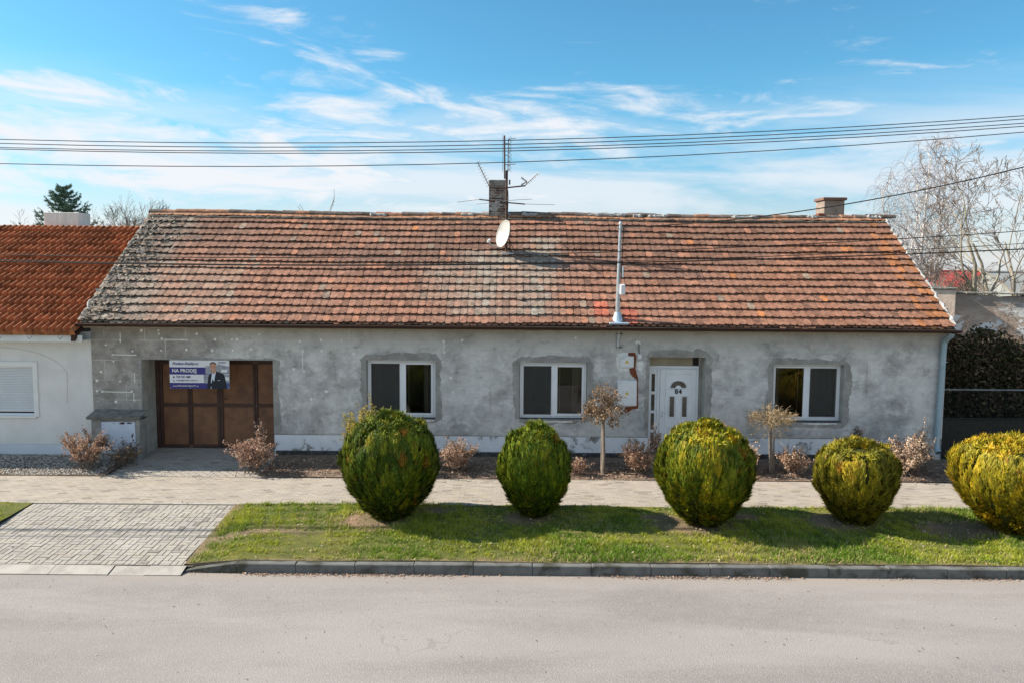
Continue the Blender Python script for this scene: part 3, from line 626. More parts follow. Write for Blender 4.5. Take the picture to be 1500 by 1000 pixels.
for i, (hi, args) in enumerate(((0, (.10, .16, .04, 0)), (1, (.13, .14, .17, .10)), (2, (.15, .14, .15, .10)), (3, (.10, .17, .16, 0)), (4, (.15, .17, .15, .12)))):
    h = list(HOLES[hi])
    if hi == 0: h[2] = .7
    if hi == 3: h[2] = .70
    surround(h, *args, seed=i+3).build('opening_surround', M['patch'], house)
pl = MB()
for a, b in ((-5.99, 3.46), (4.86, 10.72)): pl.box(a, b, .012, .034, -.05, .632)
pl.each('plinth', M['plinth'], house)
pl = MB()
for a, b in ((-5.95, 3.42), (4.9, 10.7)): pl.box(a, b, -.03, .010, -.05, .235, bev=.008)
pl.each('drain_strip', M['membrane'], house)

def window(h, depth, screen_left, seed):
    x0, x1, z0, z1 = h; y = depth-.075; fw = .075; f = MB(); mid = (x0+x1)/2+.02
    zb, zt = z0+.015, z1-.012
    # outer frame, butted
    f.box(x0+.01, x0+.075, y, y+.07, zb, zt, bev=.004); f.box(x1-.075, x1-.01, y, y+.07, zb, zt, bev=.004)
    f.box(x0+.0755, mid-.04, y+.002, y+.07, zt-.075, zt, bev=.004); f.box(mid+.04, x1-.0755, y+.002, y+.07, zt-.075, zt, bev=.004)
    f.box(x0+.0755, mid-.04, y+.002, y+.07, zb, zb+.08, bev=.004); f.box(mid+.04, x1-.0755, y+.002, y+.07, zb, zb+.08, bev=.004)
    f.box(mid-.0395, mid+.0395, y-.004, y+.07, zb, zt, bev=.004)
    fr = f.build('window', M['pvc'], house)
    for side, (a, b) in enumerate(((x0+.0755, mid-.04), (mid+.04, x1-.0755))):
        s = MB(); ya = y-.012; zz0, zz1 = zb+.045, zt-.045; t = .062 if side else .05
        a2, b2 = a-.012, b+.012
        s.box(a2, a2+t, ya, ya+.06, zz0, zz1, bev=.006); s.box(b2-t, b2, ya, ya+.06, zz0, zz1, bev=.006)
        s.box(a2+t, b2-t, ya+.001, ya+.06, zz1-t, zz1, bev=.006); s.box(a2+t, b2-t, ya+.001, ya+.06, zz0, zz0+t, bev=.006)
        s.box(a2+t, a2+t+.006, ya+.018, ya+.03, zz0+t, zz1-t, 1); s.box(b2-t-.006, b2-t, ya+.018, ya+.03, zz0+t, zz1-t, 1)
        s.build('sash', [M['pvc'], M['seal']], fr)
        g = MB(); g.quad((a2+t-.004, ya+.034, zz0+t-.004), (b2-t+.004, ya+.034, zz0+t-.004), (b2-t+.004, ya+.034, zz1-t+.004), (a2+t-.004, ya+.034, zz1-t+.004)); g.build('pane', M['glass'], fr)
        c = MB(); ww = b2-a2-2*t
        for xx in (a2+t+.10*ww, b2-t-.16*ww): c.tube([(xx, ya+.085, zz0+.05), (xx, ya+.085, zz1-.05)], .0035, 5)
        c.each('blind_cord', M['cream'], fr)
        if side == (0 if screen_left else 1):
            sc = MB(); sc.box(a2+t-.012, b2-t+.012, ya-.009, ya-.007, zz0+t-.012, zz1-t+.012); sc.build('insect_screen', M['screen'], fr)
    sl = MB(); sl.box(x0+.02, x1-.02, -.012, y-.001, z0+.001, z0+.014, bev=.003); sl.build('sill', M['membrane'], fr)
    d = MB(); a, b, c0, c1, yb2 = x0+.03, x1-.03, z0+.02, z1-.02, depth+1.4
    d.quad((a, yb2, c0), (b, yb2, c0), (b, yb2, c1), (a, yb2, c1)); d.quad((a, depth, c0), (a, yb2, c0), (a, yb2, c1), (a, depth, c1)); d.quad((b, depth, c0), (b, yb2, c0), (b, yb2, c1), (b, depth, c1))
    d.quad((a, depth, c1), (b, depth, c1), (b, yb2, c1), (a, yb2, c1)); d.quad((a, depth, c0), (b, depth, c0), (b, yb2, c0), (a, yb2, c0)); d.build('room_behind', M['dark'], fr)
    cu = MB(); rr = random.Random(seed); n = 26
    for (ca, cb) in ((x0+.1, x0+.32), (x1-.34, x1-.1)):
        V = []; 
        for i in range(n+1):
            xx = ca+(cb-ca)*i/n; yy = depth+.18+.02*math.sin(i*1.7+seed); V += [(xx, yy, z0+.1), (xx, yy, z1-.1)]
        cu.add(V, [(2*i, 2*i+2, 2*i+3, 2*i+1) for i in range(n)])
    cu.each('curtain', M['drape'], fr)
for i, (hi, left) in enumerate(((1, True), (2, True), (4, False))): window(HOLES[hi], DEPTH[hi], left, i)
# drips of mortar under the sills
sm = MB()
for a, b in ((-2.75, -1.95), (.75, 1.55), (7.35, 8.2)):
    n = 14; up = [(a+(b-a)*i/n, 1.045+random.uniform(-.006, .006)) for i in range(n+1)]; dn = [(a+(b-a)*i/n, 1.02-.012*math.sin(3.14*i/n)+random.uniform(-.008, .008)) for i in range(n+1)]
    sm.prism(dn+up[::-1], -.016, -.0005)
sm.each('sill_mortar', M['dab'], house)

# garage gate of two steel leaves
gx0, gx1, gz0, gz1 = -9.285, -5.995, .10, 2.515; gy_ = .70
f = MB(); f.box(gx0, gx0+.10, gy_-.02, gy_+.08, gz0, gz1); f.box(gx1-.06, gx1, gy_-.02, gy_+.08, gz0, gz1); f.box(gx0+.10, gx1-.06, gy_-.019, gy_+.08, gz1-.12, gz1)
gate = f.build('garage_gate', M['gatef'], house)
cxg = -7.62
for (a, b, bars) in ((gx0+.105, cxg-.004, (-8.41,)), (cxg+.004, gx1-.065, (-6.69,))):
    l = MB(); z0, z1 = gz0+.02, gz1-.125
    l.box(a, b, gy_+.03, gy_+.045, z0, z1, 1)
    for xx in (a, b-.07): l.box(xx, xx+.07, gy_-.012, gy_+.0295, z0, z1, 0, bev=.004)
    for xx in bars: l.box(xx-.055, xx-.004, gy_-.010, gy_+.0295, z0+.08, z1-.08, 0, bev=.004); l.box(xx+.004, xx+.055, gy_-.010, gy_+.0295, z0+.08, z1-.08, 0, bev=.004)
    for zz, hh in ((z0, .07), (1.20, .075), (z1-.07, .07)):
        xs = [a+.07, bars[0]-.055, bars[0]+.055, b-.07]
        for q in (0, 2): l.box(xs[q], xs[q+1], gy_-.008, gy_+.0295, zz, zz+hh, 0, bev=.004)
    l.build('gate_leaf', [M['gatef'], M['gatep']], gate)
hd = MB(); hd.tube([(cxg+.11, gy_-.02, 1.42), (cxg+.11, gy_-.075, 1.42), (cxg+.24, gy_-.075, 1.42)], .012, 6); hd.build('gate_handle', M['iron'], gate)

# entrance: side light, panelled leaf, board over it
ex0, ex1, ez0, ez1, ey = 3.465, 4.775, .2, 2.425, .30
b = MB(); b.box(3.463, 4.62, ey+.02, ey+.10, ez1+.004, 2.678, bev=.003); b.build('overdoor_board', M['cream'], house)
b = MB(); b.box(3.463, 4.858, .02, ey+.11, -.05, .195, bev=.01); b.build('doorstep', M['kerb'], house)
b = MB(); b.box(4.777, 4.857, ey+.06, ey+.115, .2, 2.678); b.build('door_recess_back', M['reveal'], house); b = MB(); b.box(4.625, 4.776, ey+.06, ey+.115, ez1+.006, 2.678); b.build('overdoor_gap', M['dark'], house)
f = MB(); f.box(ex0, ex0+.045, ey, ey+.075, ez0, ez1, bev=.004); f.box(ex1-.06, ex1, ey, ey+.075, ez0, ez1, bev=.004); f.box(ex0+.045, ex1-.06, ey+.001, ey+.075, ez1-.07, ez1, bev=.004)
f.box(3.72, 3.785, ey-.001, ey+.075, ez0, ez1-.07, bev=.004)
door = f.build('entrance_door', M['pvc'], house)
sl = MB(); zz = [ez0+.05, .72, .80, 1.30, 1.38, 1.80, 1.885, ez1-.13]
zs = [(.26, .70), (.77, 1.20), (1.27, 1.69), (1.765, 2.215)]
sx0, sx1 = 3.575, 3.665
prev = ez0
for a, c in zs: sl.box(3.511, 3.7195, ey+.012, ey+.06, prev, a, bev=.004); prev = c
sl.box(3.511, 3.7195, ey+.012, ey+.06, prev, ez1-.071, bev=.004)
for a, c in zs: sl.box(3.511, sx0, ey+.013, ey+.06, a, c); sl.box(sx1, 3.7195, ey+.013, ey+.06, a, c)
sl.build('sidelight', M['pvc'], door)
g = MB()
for a, c in zs: g.box(sx0, sx1, ey+.036, ey+.044, a, c)
g.build('sidelight_pane', M['reflglass'], door)
lx0, lx1 = 3.79, 4.712; lf = MB(); ly = ey-.012; cx = (lx0+lx1)/2+.01
lf.box(lx0, lx1, ly, ly+.07, ez0+.01, ez1-.075, bev=.008)
def ring(mb, pts_o, pts_i, y0, y1):
    n = len(pts_o); V = [(x, y1, z) for x, z in pts_o]+[(x, y0, z) for x, z in [((a[0]+b_[0])/2, (a[1]+b_[1])/2) for a, b_ in zip(pts_o, pts_i)]]+[(x, y1, z) for x, z in pts_i]
    F = []
    for r in (0, 1):
        for i in range(n): j = (i+1) % n; F.append((r*n+i, r*n+j, (r+1)*n+j, (r+1)*n+i))
    mb.add(V, F)
def rect(a, b_, c, d): return [(a, c), (b_, c), (b_, d), (a, d)]
ring(lf, rect(lx0+.13, lx1-.11, ez0+.14, 2.24), rect(lx0+.155, lx1-.135, ez0+.165, 2.215), ly-.010, ly+.001)
for a in (cx-.26, cx+.06):
    ring(lf, rect(a, a+.21, 1.07, 1.68), rect(a+.045, a+.165, 1.115, 1.635), ly-.018, ly+.001)
    ring(lf, rect(a, a+.21, .38, .86), rect(a+.035, a+.175, .415, .825), ly-.016, ly+.001)
n = 18; R1, R2, R3 = .265, .205, .075
arc = lambda r, z0: [(cx+r*math.cos(math.pi*i/n), z0+r*math.sin(math.pi*i/n)*.86) for i in range(n+1)]
zo = 1.86; ring(lf, arc(R1, zo-.03), arc(R2, zo), ly-.018, ly+.001)
lf.build('door_leaf', M['pvc'], door)
g = MB()
for a in (cx-.26, cx+.06): g.box(a+.048, a+.162, ly-.004, ly+.003, 1.118, 1.632)
V = arc(R2-.004, zo+.004)+arc(R3, zo+.004)[::-1]; g.prism(V, ly-.004, ly+.003)
g.build('door_pane', M['reflglass'], door)
h = MB(); hx = lx0+.07; h.box(hx-.016, hx+.016, ly-.012, ly+.001, 1.09, 1.30, bev=.004); h.tube([(hx, ly-.01, 1.25), (hx, ly-.05, 1.25), (hx+.12, ly-.05, 1.245)], .010, 7); h.build('door_handle', M['boxw'], door)
h = MB(); h.tube([(hx, ly-.013, 1.14), (hx, ly-.02, 1.14)], .012, 8); h.build('lock', M['black'], door)
def text(body, size, mat_, parent, loc, name, shear=0., align='LEFT', offset=0., ext=.0015, spacing=1.):
    c = bpy.data.curves.new(name, 'FONT'); c.body = body; c.size = size; c.shear = shear; c.align_x = align; c.extrude = ext; c.offset = offset; c.space_character = spacing
    t = bpy.data.objects.new(name, c); COL.objects.link(t); dg = bpy.context.evaluated_depsgraph_get(); me = bpy.data.meshes.new_from_object(t.evaluated_get(dg))
    bpy.data.objects.remove(t); me.transform(Matrix.Translation(loc) @ Matrix.Rotation(math.pi/2, 4, 'X'))
    if name is None: return me
    me.materials.clear(); return link(name, me, mat_, parent)
text('84', .17, M['black'], door, (cx, ly-.006, 1.715), 'house_number', align='CENTER', offset=.004, ext=.004, spacing=1.15)

# ---------------- roof of doubled beaver-tail tiles
EY, EZ, RY, RZ = -.33, 3.47, 3.5, 6.40
SL = math.hypot(RY-EY, RZ-EZ); UP = np.array([0, (RY-EY)/SL, (RZ-EZ)/SL]); NR = np.array([0, -UP[2], UP[1]]); E0 = np.array([0, EY, EZ])
RX0, RX1 = -10.62, 10.90
def onroof(x, s, n=0.): return np.array([x, 0, 0])+E0+UP*s+NR*n
def roof_px(px, py, lift=0.):
    d = ray(px, py); k = (RZ-EZ)/(RY-EY); t = (EZ+(CAM.y-EY)*k+lift-CAM.z)/(d.z-k*d.y); return CAM+d*t
tw = .176; ncol = int((RX1-RX0)/tw)+1; pitch = .302; ncrs = 16
prof = [((tw/2-.003)*math.sin(a), .074*(1-math.cos(a)**.9)) for a in np.linspace(-1.5708, 1.5708, 11)]
Vs = []; Fs = []; Cs = []
base = np.array([.325, .168, .116])
lum = lambda x, s, sd: float(lumps(np.array([x]), np.array([s]), 1., sd)[0])
def tile_col(x, s, c):
    t = rng.normal(0, 1); L = lum(x*.5, s*.9, 51)
    col = base*(1+.11*t)
    dark = np.clip((s/SL-.28)*1.1+L*1.4+.08*(x > 5), 0, 1)*.72            # higher courses browner
    col = col*(1-dark)+np.array([.165, .098, .074])*dark
    warm = np.clip((x-3)/9, 0, .6)+.5*lum(x, s, 77)
    if warm > 0: col = col*(1-warm*.55)+np.array([.33, .145, .08])*warm*.55
    u = rng.uniform()
    if u < .006+.02*(x > 5): col = np.array([.50, .20, .08])*rng.uniform(.8, 1.1)
    elif u < .032: col = np.array([.33, .25, .19])*rng.uniform(.75, 1.1)
    elif u < .11: col = np.array([.40, .19, .12])*rng.uniform(.85, 1.1)
    elif u < .17: col = col*.68
    # lichen below the aerial and the chimney
    for (xc, wd, s0, s1, k) in ((-.75, .8, .0, 2.9, .85), (.65, .45, .0, 3.4, 1.0), (-2.0, .5, .6, 2.2, .55), (.1, .9, 1.6, 2.9, .45)):
        if s0 < s < s1:
            f = k*math.exp(-((x-xc-.1*(s-1))/wd)**2)*rng.uniform(.35, 1.15); col = col*(1-f)+np.array([.35, .315, .265])*f
    edge = RX0+1.35+.9*L+(SL-s)*.12
    if x < edge:
        f = np.clip((edge-x)/.8+.15, 0, 1)*rng.uniform(.5, 1); g_ = np.array([.19, .175, .15])*rng.uniform(.5, 1.6); col = col*(1-f)+g_*f
    if x < edge+1.9 and s < 2.2: f = .5*rng.uniform(.3, 1); col = col*(1-f)+np.array([.36, .30, .24])*f
    if 2.0 < x < 2.42 and .0 < s < .75 and rng.uniform() < .85: col = np.array([.50, .15, .095])*rng.uniform(.85, 1.1)
    if 2.7 < x < 3.1 and s < .3: col = np.array([.44, .14, .095])
    if s > pitch*15-.1: col = col*.25+np.array([.43, .215, .115])*.75*rng.uniform(.7, 1.2)
    if x > RX1-.75 and rng.uniform() < .45: col = np.array([.44, .185, .08])*rng.uniform(.7, 1.05)
    return np.clip(col, .02, .8)
def add_tile(x, s, nb, L, col, th=.019, rot=0., nt=.008, lift=0.):
    o = len(Vs); pts = []
    cr, sr = math.cos(rot), math.sin(rot)
    for zz in (0, 1):
        for (u, v) in prof+[(tw/2-.004, L), (-tw/2+.004, L)]:
            n = nb+(nt-nb)*(v/L)+(th if zz else 0)+lift*(1-v/L); uu = u*cr-v*sr; vv = u*sr+v*cr
            pts.append(onroof(x+uu, s+vv, n))
    Vs.extend(pts); k = len(prof)+2; Fs.append(tuple(o+k+i for i in range(k)))
    for i in list(range(len(prof)-1)): Fs.append((o+i, o+i+1, o+k+i+1, o+k+i))
    for i in (len(prof)-1, k-1): Fs.append((o+i, o+(i+1) % k, o+k+(i+1) % k, o+k+i))
    c = col; edgec = col*.82
    Cs.extend([edgec]*k+[c]*k)
for r in range(ncrs):
    s0 = r*pitch-.015
    for lay in (0, 1):
        for c in range(ncol+1):
            x = RX0+tw/2+c*tw+(tw/2 if lay == 0 else 0)-.02*0
            if x > RX1-tw/2+.02: continue
            mess = .5 if x < RX0+1.3 else (.45 if x > RX1-.6 else .0)
            wave = .026*math.sin(x*.8+r*.5)+.018*math.sin(x*2.3+1.3*r)+.012*math.sin(x*5.1+2.9*r); jig = rng.normal(0, .009+.012*mess)-(.03 if rng.uniform() < .012 else 0)
            L = (.34 if r < ncrs-1 else .22)-jig
            sag = -.016*math.sin((x-RX0)/(RX1-RX0)*math.pi)*0
            if lay == 0: add_tile(x, s0-.046+wave*.4+jig, .040+.004*math.sin(x*1.7), L, tile_col(x, s0, c)*.9, rot=rng.normal(0, .012+.03*mess))
            else:
                pass
                add_tile(x, s0+wave*.4+jig, .080+.004*math.sin(x*1.7)+abs(rng.normal(0, .003+.010*mess)), L, tile_col(x, s0, c), rot=rng.normal(0, .022+.04*mess), nt=.028, lift=abs(rng.normal(0, .003)))
roofV = np.array(Vs); 
sagz = .045*np.sin((roofV[:, 0]-RX0)*.62+.6)*np.clip((roofV[:, 2]-EZ)/3, 0, 1)*.5
roofV[:, 2] += sagz
deckV = [onroof(RX0+.02, .0, -.02), onroof(RX1-.02, .0, -.02), onroof(RX1-.02, SL-.02, -.02), onroof(RX0+.02, SL-.02, -.02), (RX1-.02, 7.5, 3.4), (RX0+.02, 7.5, 3.4)]
deckF = [(0, 1, 2, 3), (3, 2, 4, 5)]
roof = link('roof', join_np('roof', (roofV, Fs, np.array(Cs)), (deckV, deckF, np.tile([.09, .05, .035], (6, 1)))), M['tiles'], house)
# ridge caps bedded in mortar
rc = MB(); x = RX0-.04
while x < RX1:
    L = .40; r0, r1 = .125, .145; th = 9; zz = RZ+.028+.0225*math.sin((x-RX0)*.62+.6)+random.gauss(0, .006); tilt = random.gauss(0, .012); V2 = []; F2 = []
    cc = np.array([.17, .135, .115])*rng.uniform(.55, 1.3) if rng.uniform() < .7 else np.array([.36, .19, .12])*rng.uniform(.8, 1.1)
    for e, (xx, rr) in enumerate(((x, r1), (x+.03, r1), (x+L+.03, r0))):
        for q in range(th):
            a = math.pi*q/(th-1)*1.1-.157; V2.append((xx, RY+math.cos(a)*rr, zz-.045+math.sin(a)*rr*.72+(tilt if e == 2 else 0)))
    for e in range(2):
        for q in range(th-1): F2.append((e*th+q, (e+1)*th+q, (e+1)*th+q+1, e*th+q+1))
    F2.append(tuple(range(th))); rc.add(V2, F2, 0, tuple(cc)); x += L-.01
rc.build('ridge_caps', M['tiles'], roof)
def lump_strip(mb, pts, rad, m=0, n=7, jit=.35):
    rr = [rad*random.uniform(1-jit, 1+jit) for _ in pts]; rr[0] *= .4; rr[-1] *= .4
    mb.tube([Vector(p)+Vector((random.gauss(0, rad*.15), random.gauss(0, rad*.15), random.gauss(0, rad*.2))) for p in pts], rr, n, m)
mo = MB()
zrj = lambda x: RZ-.005+.0225*math.sin((x-RX0)*.62+.6)
for a, b in ((-1.5, -1.15), (-.9, -.05), (.25, .75), (2.2, 3.3), (3.5, 3.8), (3.95, 4.5), (6.4, 7.2), (8.6, 8.9), (-4.2, -3.7), (10.35, 10.8)):
    lump_strip(mo, [(a+(b-a)*i/8, RY-.13, zrj(a)+.0) for i in range(9)], .055)
mo.each('ridge_mortar', M['mortar'], roof)
mo = MB(); s = .05
while s < SL-.2:                                                     # lumpy mortar on the right-hand verge
    e = s+random.uniform(.18, .5); lump_strip(mo, [onroof(RX1-.03+random.uniform(-.03, .03), s+(e-s)*i/5, .075) for i in range(6)], random.uniform(.03, .06)); s = e+random.uniform(.0, .12)
s = .1
while s < SL-.2:
    e = s+random.uniform(.2, .6); lump_strip(mo, [onroof(RX0+.03+random.uniform(-.02, .05), s+(e-s)*i/5, .07) for i in range(6)], random.uniform(.02, .05)); s = e+random.uniform(.05, .3)
mo.each('verge_mortar', M['mortar'], roof)
lt = litter(900, lambda n: (RX0+np.abs(rng.normal(0, .5, n))+.05, rng.uniform(0, SL-.3, n)), lambda x, y: x*0+.10, [(.36, .33, .28), (.2, .18, .15), (.12, .11, .09), (.45, .41, .36)], (.02, .07))
co = np.zeros(len(lt.vertices)*3, 'f'); lt.vertices.foreach_get('co', co); co = co.reshape(-1, 3)
co = co[:, :1]*np.array([[1., 0, 0]])+E0+co[:, 1:2]*UP+co[:, 2:3]*NR; lt.vertices.foreach_set('co', co.astype('f').ravel())
stuff(link('roof_debris', lt, M['leaf'], roof))
mo = MB(); x = RX0+.1
while x < RX1-.3:
    e = min(x+random.uniform(.5, 1.4), RX1-.1); lump_strip(mo, [onroof(x+(e-x)*i/7, pitch*15-.055, .085) for i in range(8)], .034); x = e-.03
mo.build('mortar_fillet', mat('dark_mortar', (.10, .085, .07), (.19, .165, .14), 9, .95, bs_=.8, bscale=30, bdist=.02), roof)
g = MB(); pt = roof_px(766, 443); bx = g.tube([Vector(pt)+Vector(NR*.075), Vector(pt)+Vector(NR*.105)], .05, 9); g.build('painted_tile_hole', M['black'], roof)  # black disc set on the tiles, painted as the dark of a hole
# chimneys
c = MB(); c.box(-.70, -.20, 3.28, 3.78, 5.9, 7.22); ch = c.build('chimney', M['brick'], roof)
c2 = MB(); c2.box(-.712, -.188, 3.268, 3.792, 7.222, 7.40, bev=.015); c2.build('chimney_crown', M['cap'], ch)
c2 = MB()
for q in range(10):
    a = random.uniform(-.69, -.34); z = random.uniform(6.45, 7.1); n = 9; rr = random.uniform(.03, .09)
    c2.add([(max(-.699, min(-.201, a+rr*1.5*math.cos(6.28*i/n)*random.uniform(.6, 1.2))), 3.276-.001*q, z+rr*.7*math.sin(6.28*i/n)*random.uniform(.6, 1.2)) for i in range(n)], [tuple(range(n))])
c2.each('chimney_plaster', M['mortar'], ch)
c = MB(); c.box(9.20, 9.80, 3.6, 4.2, 5.9, 6.915, bev=.01); ch = c.build('chimney', mat('worn_chimney_render', (.30, .245, .205), (.20, .155, .13), 5, .95, bs_=.7, bscale=20, bdist=.02, c3=(.36, .33, .30), s3=4), roof)
c = MB(); c.box(9.15, 9.85, 3.55, 4.25, 6.917, 7.0, bev=.01); c.build('chimney_crown', mat('brick_cap', (.22, .12, .085), (.15, .10, .08), 8, .95), ch)
c = MB(); c.box(8.95, 9.14, 3.40, 3.6, 6.40, 6.52, bev=.02); c.build('ridge_patch', M['rust'], roof)

# gutter and downpipe
gt = MB(); n = 10; r = .068; yc, zc = EY-.072, 3.437; o = []
for xx in (RX0-.03, RX1+.05):
    for rr in (r, r-.006):
        for q in range(n+1): a = math.pi+math.pi*q/n; o.append((xx, yc+rr*math.cos(a), zc+rr*math.sin(a)))
F = []
m_ = n+1
for q in range(n): F += [(q, q+1, 2*m_+q+1, 2*m_+q)[::-1], (m_+q, m_+q+1, 3*m_+q+1, 3*m_+q)]
F += [(0, m_, 3*m_, 2*m_), (n, 2*m_+n, 3*m_+n, m_+n)]; gt.add(o, F)
for xx in (RX0-.03, RX1+.05): gt.add([(xx, yc+r*math.cos(math.pi+math.pi*q/n), zc+r*math.sin(math.pi+math.pi*q/n)) for q in range(n+1)], [tuple(range(n+1))])
gt.tube([(RX0-.03, yc-r, zc), (RX1+.05, yc-r, zc)], .008, 6)
gut = gt.build('gutter', M['gutter'], house)
for xx in np.arange(RX0+.7, RX1, 2.05):
    b = MB(); b.tube([(xx, yc+(r+.004)*math.cos(a), zc+(r+.004)*math.sin(a)) for a in np.linspace(math.pi, 2*math.pi, 9)], .007, 5); b.build('gutter_bracket', M['gutter'], gut)
b = MB(); b.box(HX0, HX1, EY+.02, EY+.05, 3.33, 3.455); b.box(HX0, HX1, EY+.051, -.003, 3.335, 3.36); b.build('eaves_board', M['cream'], house)
dp = MB(); a, c = P(1384, 492, -.11), P(1372, 651, -.11)
dp.tube([(a.x, yc, zc-r+.01), (a.x, yc+.03, zc-r-.06), (a.x, -.12, a.z-.10), (a.x, -.10, a.z-.2), (c.x, -.10, c.z), (c.x-.005, -.13, c.z-.10), (c.x-.01, -.22, c.z-.18)], [.072]*7, 14, caps=False)
pipe = dp.build('downpipe', M['zinc'], house, smooth=True)
for t in (.2, .62):
    q = a.lerp(c, t); b = MB(); b.tube([(q.x+.079*math.cos(k), -.10+.079*math.sin(k), q.z-.1) for k in np.linspace(0, 6.283, 15)], .008, 5); b.tube([(q.x+.079, -.1, q.z-.1), (q.x+.13, -.1, q.z-.1)], .007, 5); b.build('pipe_clip', M['galv'], pipe)

# red mortar round the meter boxes, conduit, bell wire
def zpoly(pts, ox=890, oy=490, k=5.88): return [((p := P(ox+x/k, oy+y/k, 0)).x, p.z) for x, y in pts]
r = MB(); r.prism(zpoly([(175, 155), (235, 152), (248, 180), (240, 290), (262, 370), (263, 632), (215, 640), (180, 662), (142, 664), (150, 622), (240, 612), (252, 600), (252, 385), (215, 358), (196, 335), (185, 290), (225, 282), (226, 190), (180, 178)]), -.010, .001); r.build('red_mortar', M['rust'], house)
r = MB(); r.prism(zpoly([(95, 160), (175, 150), (178, 182), (110, 184), (108, 278), (200, 284), (200, 306), (110, 312), (78, 270), (72, 200)]), -.006, .001)
r.prism(zpoly([(236, 60), (258, 48), (284, 62), (286, 80), (262, 86), (244, 82)]), -.014, .001); r.prism(zpoly([(252, 240), (300, 225), (310, 250), (290, 320), (262, 300)]), -.005, .001); r.build('plaster_mend', M['dab'], house)
# ------------------------------------------------------------------ things on and before the house
# meter boxes, bell, conduit
def wallbox(name, label, pa, pb, depth, tri):
    a, b = P(pa[0], pa[1], 0), P(pb[0], pb[1], 0); x0, x1, z1, z0 = a.x, b.x, a.z, b.z
    t = thing(name, label, 'electric box', ((x0+x1)/2, 0, z0), 'electric boxes on the house wall')
    m = MB(); m.box(x0, x1, -depth, -.011, z0, z1, bev=.012); m.build('case', M['boxw'], t)
    m = MB(); m.box(x0+.02, x1-.02, -depth-.007, -depth-.0005, z0+.02, z1-.02, bev=.003); d = m.build('lid', M['boxw'], t)
    c = P(*tri, 0); r = .05; m = MB(); m.prism([(c.x-r, c.z-r*.7), (c.x+r, c.z-r*.7), (c.x, c.z+r)], -depth-.012, -depth-.0075, 0); m.prism([(c.x-r*.16, c.z-r*.35), (c.x+r*.16, c.z-r*.1), (c.x-.0, c.z+r*.55)], -depth-.0135, -depth-.0122, 1)
    m.build('warning_triangle', [M['yellow'], M['black']], t)
    m = MB(); m.tube([(x0+.06, -depth-.008, z1-.05), (x0+.06, -depth-.016, z1-.05)], .011, 8); m.tube([(x0+.12, -depth-.008, z1-.05), (x0+.12, -depth-.013, z1-.05)], .007, 8); m.each('lid_lock', M['black'], t)
wallbox('fuse_box', 'small square white electric box with yellow triangle, beside the rust red mortar streak', (908, 521), (928, 538), .05, (918, 529.2))
wallbox('meter_box', 'tall white electric meter box framed in rust red mortar left of the door', (904.5, 556.5), (932, 594), .04, (918, 575))
t = thing('door_bell', 'small white bell box hanging on a short cable above the door corner', 'bell box', (P(936, 524, 0).x, 0, P(936, 524, 0).z))
a, b = P(934, 518, 0), P(939.5, 525.5, 0); m = MB(); m.box(a.x, b.x, -.055, -.003, b.z, a.z, bev=.008); m.build('case', M['boxw'], t)
m = MB(); q = P(935.5, 503, 0); m.tube([(q.x-.03, -.012, q.z), (q.x, -.03, q.z-.01), (a.x+.03, -.03, a.z+.08), (a.x+.035, -.03, a.z)], .009, 6); m.build('cable', M['wire'], t)
t = thing('conduit', 'short galvanised cable conduit running down the wall below the roof pole', 'conduit', (P(906, 512, 0).x, 0, P(906, 512, 0).z))
a, b = P(906.5, 486, -.05), P(905, 511, -.05); m = MB(); m.tube([a, b], .034, 10); m.build('pipe', M['galv'], t, smooth=False)
for q in (.12, .9):
    c = a.lerp(b, q); m = MB(); m.tube([(c.x+.04*math.cos(k), -.05+.04*math.sin(k), c.z) for k in np.linspace(0, 6.283, 12)], .007, 5); m.tube([(c.x+.04, -.05, c.z), (c.x+.085, -.035, c.z+.01), (c.x+.08, -.003, c.z-.02)], .011, 6); m.build('pipe_clamp', M['iron'], t)

# sale banner on the gate lintel
a, b = P(248, 527, -.03), P(336.5, 569, -.03); BW, BH = b.x-a.x, a.z-b.z; bx, bz = a.x, b.z
ban = thing('sale_banner', 'blue and white sale banner with a printed man, hung over the brown gate', 'banner', (bx+BW/2, -.03, bz))
def by(u, v): return -.03-.006*math.sin(u*5.2+.6)-.004*math.sin(v*3+u*2)
def panel(mb, u0, u1, v0, v1, lay, mi=0, nx=14, ny=4):
    V = [(bx+BW*(u0+(u1-u0)*i/nx), by(u0+(u1-u0)*i/nx, v0+(v1-v0)*j/ny)-.0012*lay, bz+BH*(v0+(v1-v0)*j/ny)) for j in range(ny+1) for i in range(nx+1)]
    mb.add(V, [(j*(nx+1)+i, j*(nx+1)+i+1, (j+1)*(nx+1)+i+1, (j+1)*(nx+1)+i) for j in range(ny) for i in range(nx)], mi)
def shape(mb, pts, lay, mi): mb.add([(bx+BW*u, by(u, v)-.0012*lay, bz+BH*v) for u, v in pts], [tuple(range(len(pts)))], mi)
m = MB(); panel(m, 0, 1, 0, 1, 0, 0, 20, 8); o = len(m.v)
m.add([(x, y+.004, z) for x, y, z in m.v[:o]], [f[::-1] for f in m.f[:]], 0)
panel(m, 0, .76, .50, .755, 1, 1); panel(m, 0, .80, 0, .205, 1, 1); panel(m, .74, 1, 0, .235, 2, 5)
panel(m, .60, .999, .52, .80, 2, 2); panel(m, .57, .999, .215, .5, 2, 2, 8, 3); shape(m, [(.80, .80), (.999, .73), (.999, .78), (.80, .87)], 3, 2); panel(m, .865, .965, .58, .68, 3, 0, 4, 2); panel(m, .93, .99, .30, .42, 3, 0, 4, 2)
m.build('sheet', [M['bwhite'], M['bnavy'], M['bgrey'], M['bgrey'], M['bgrey'], M['bblue']], ban)
m = MB()
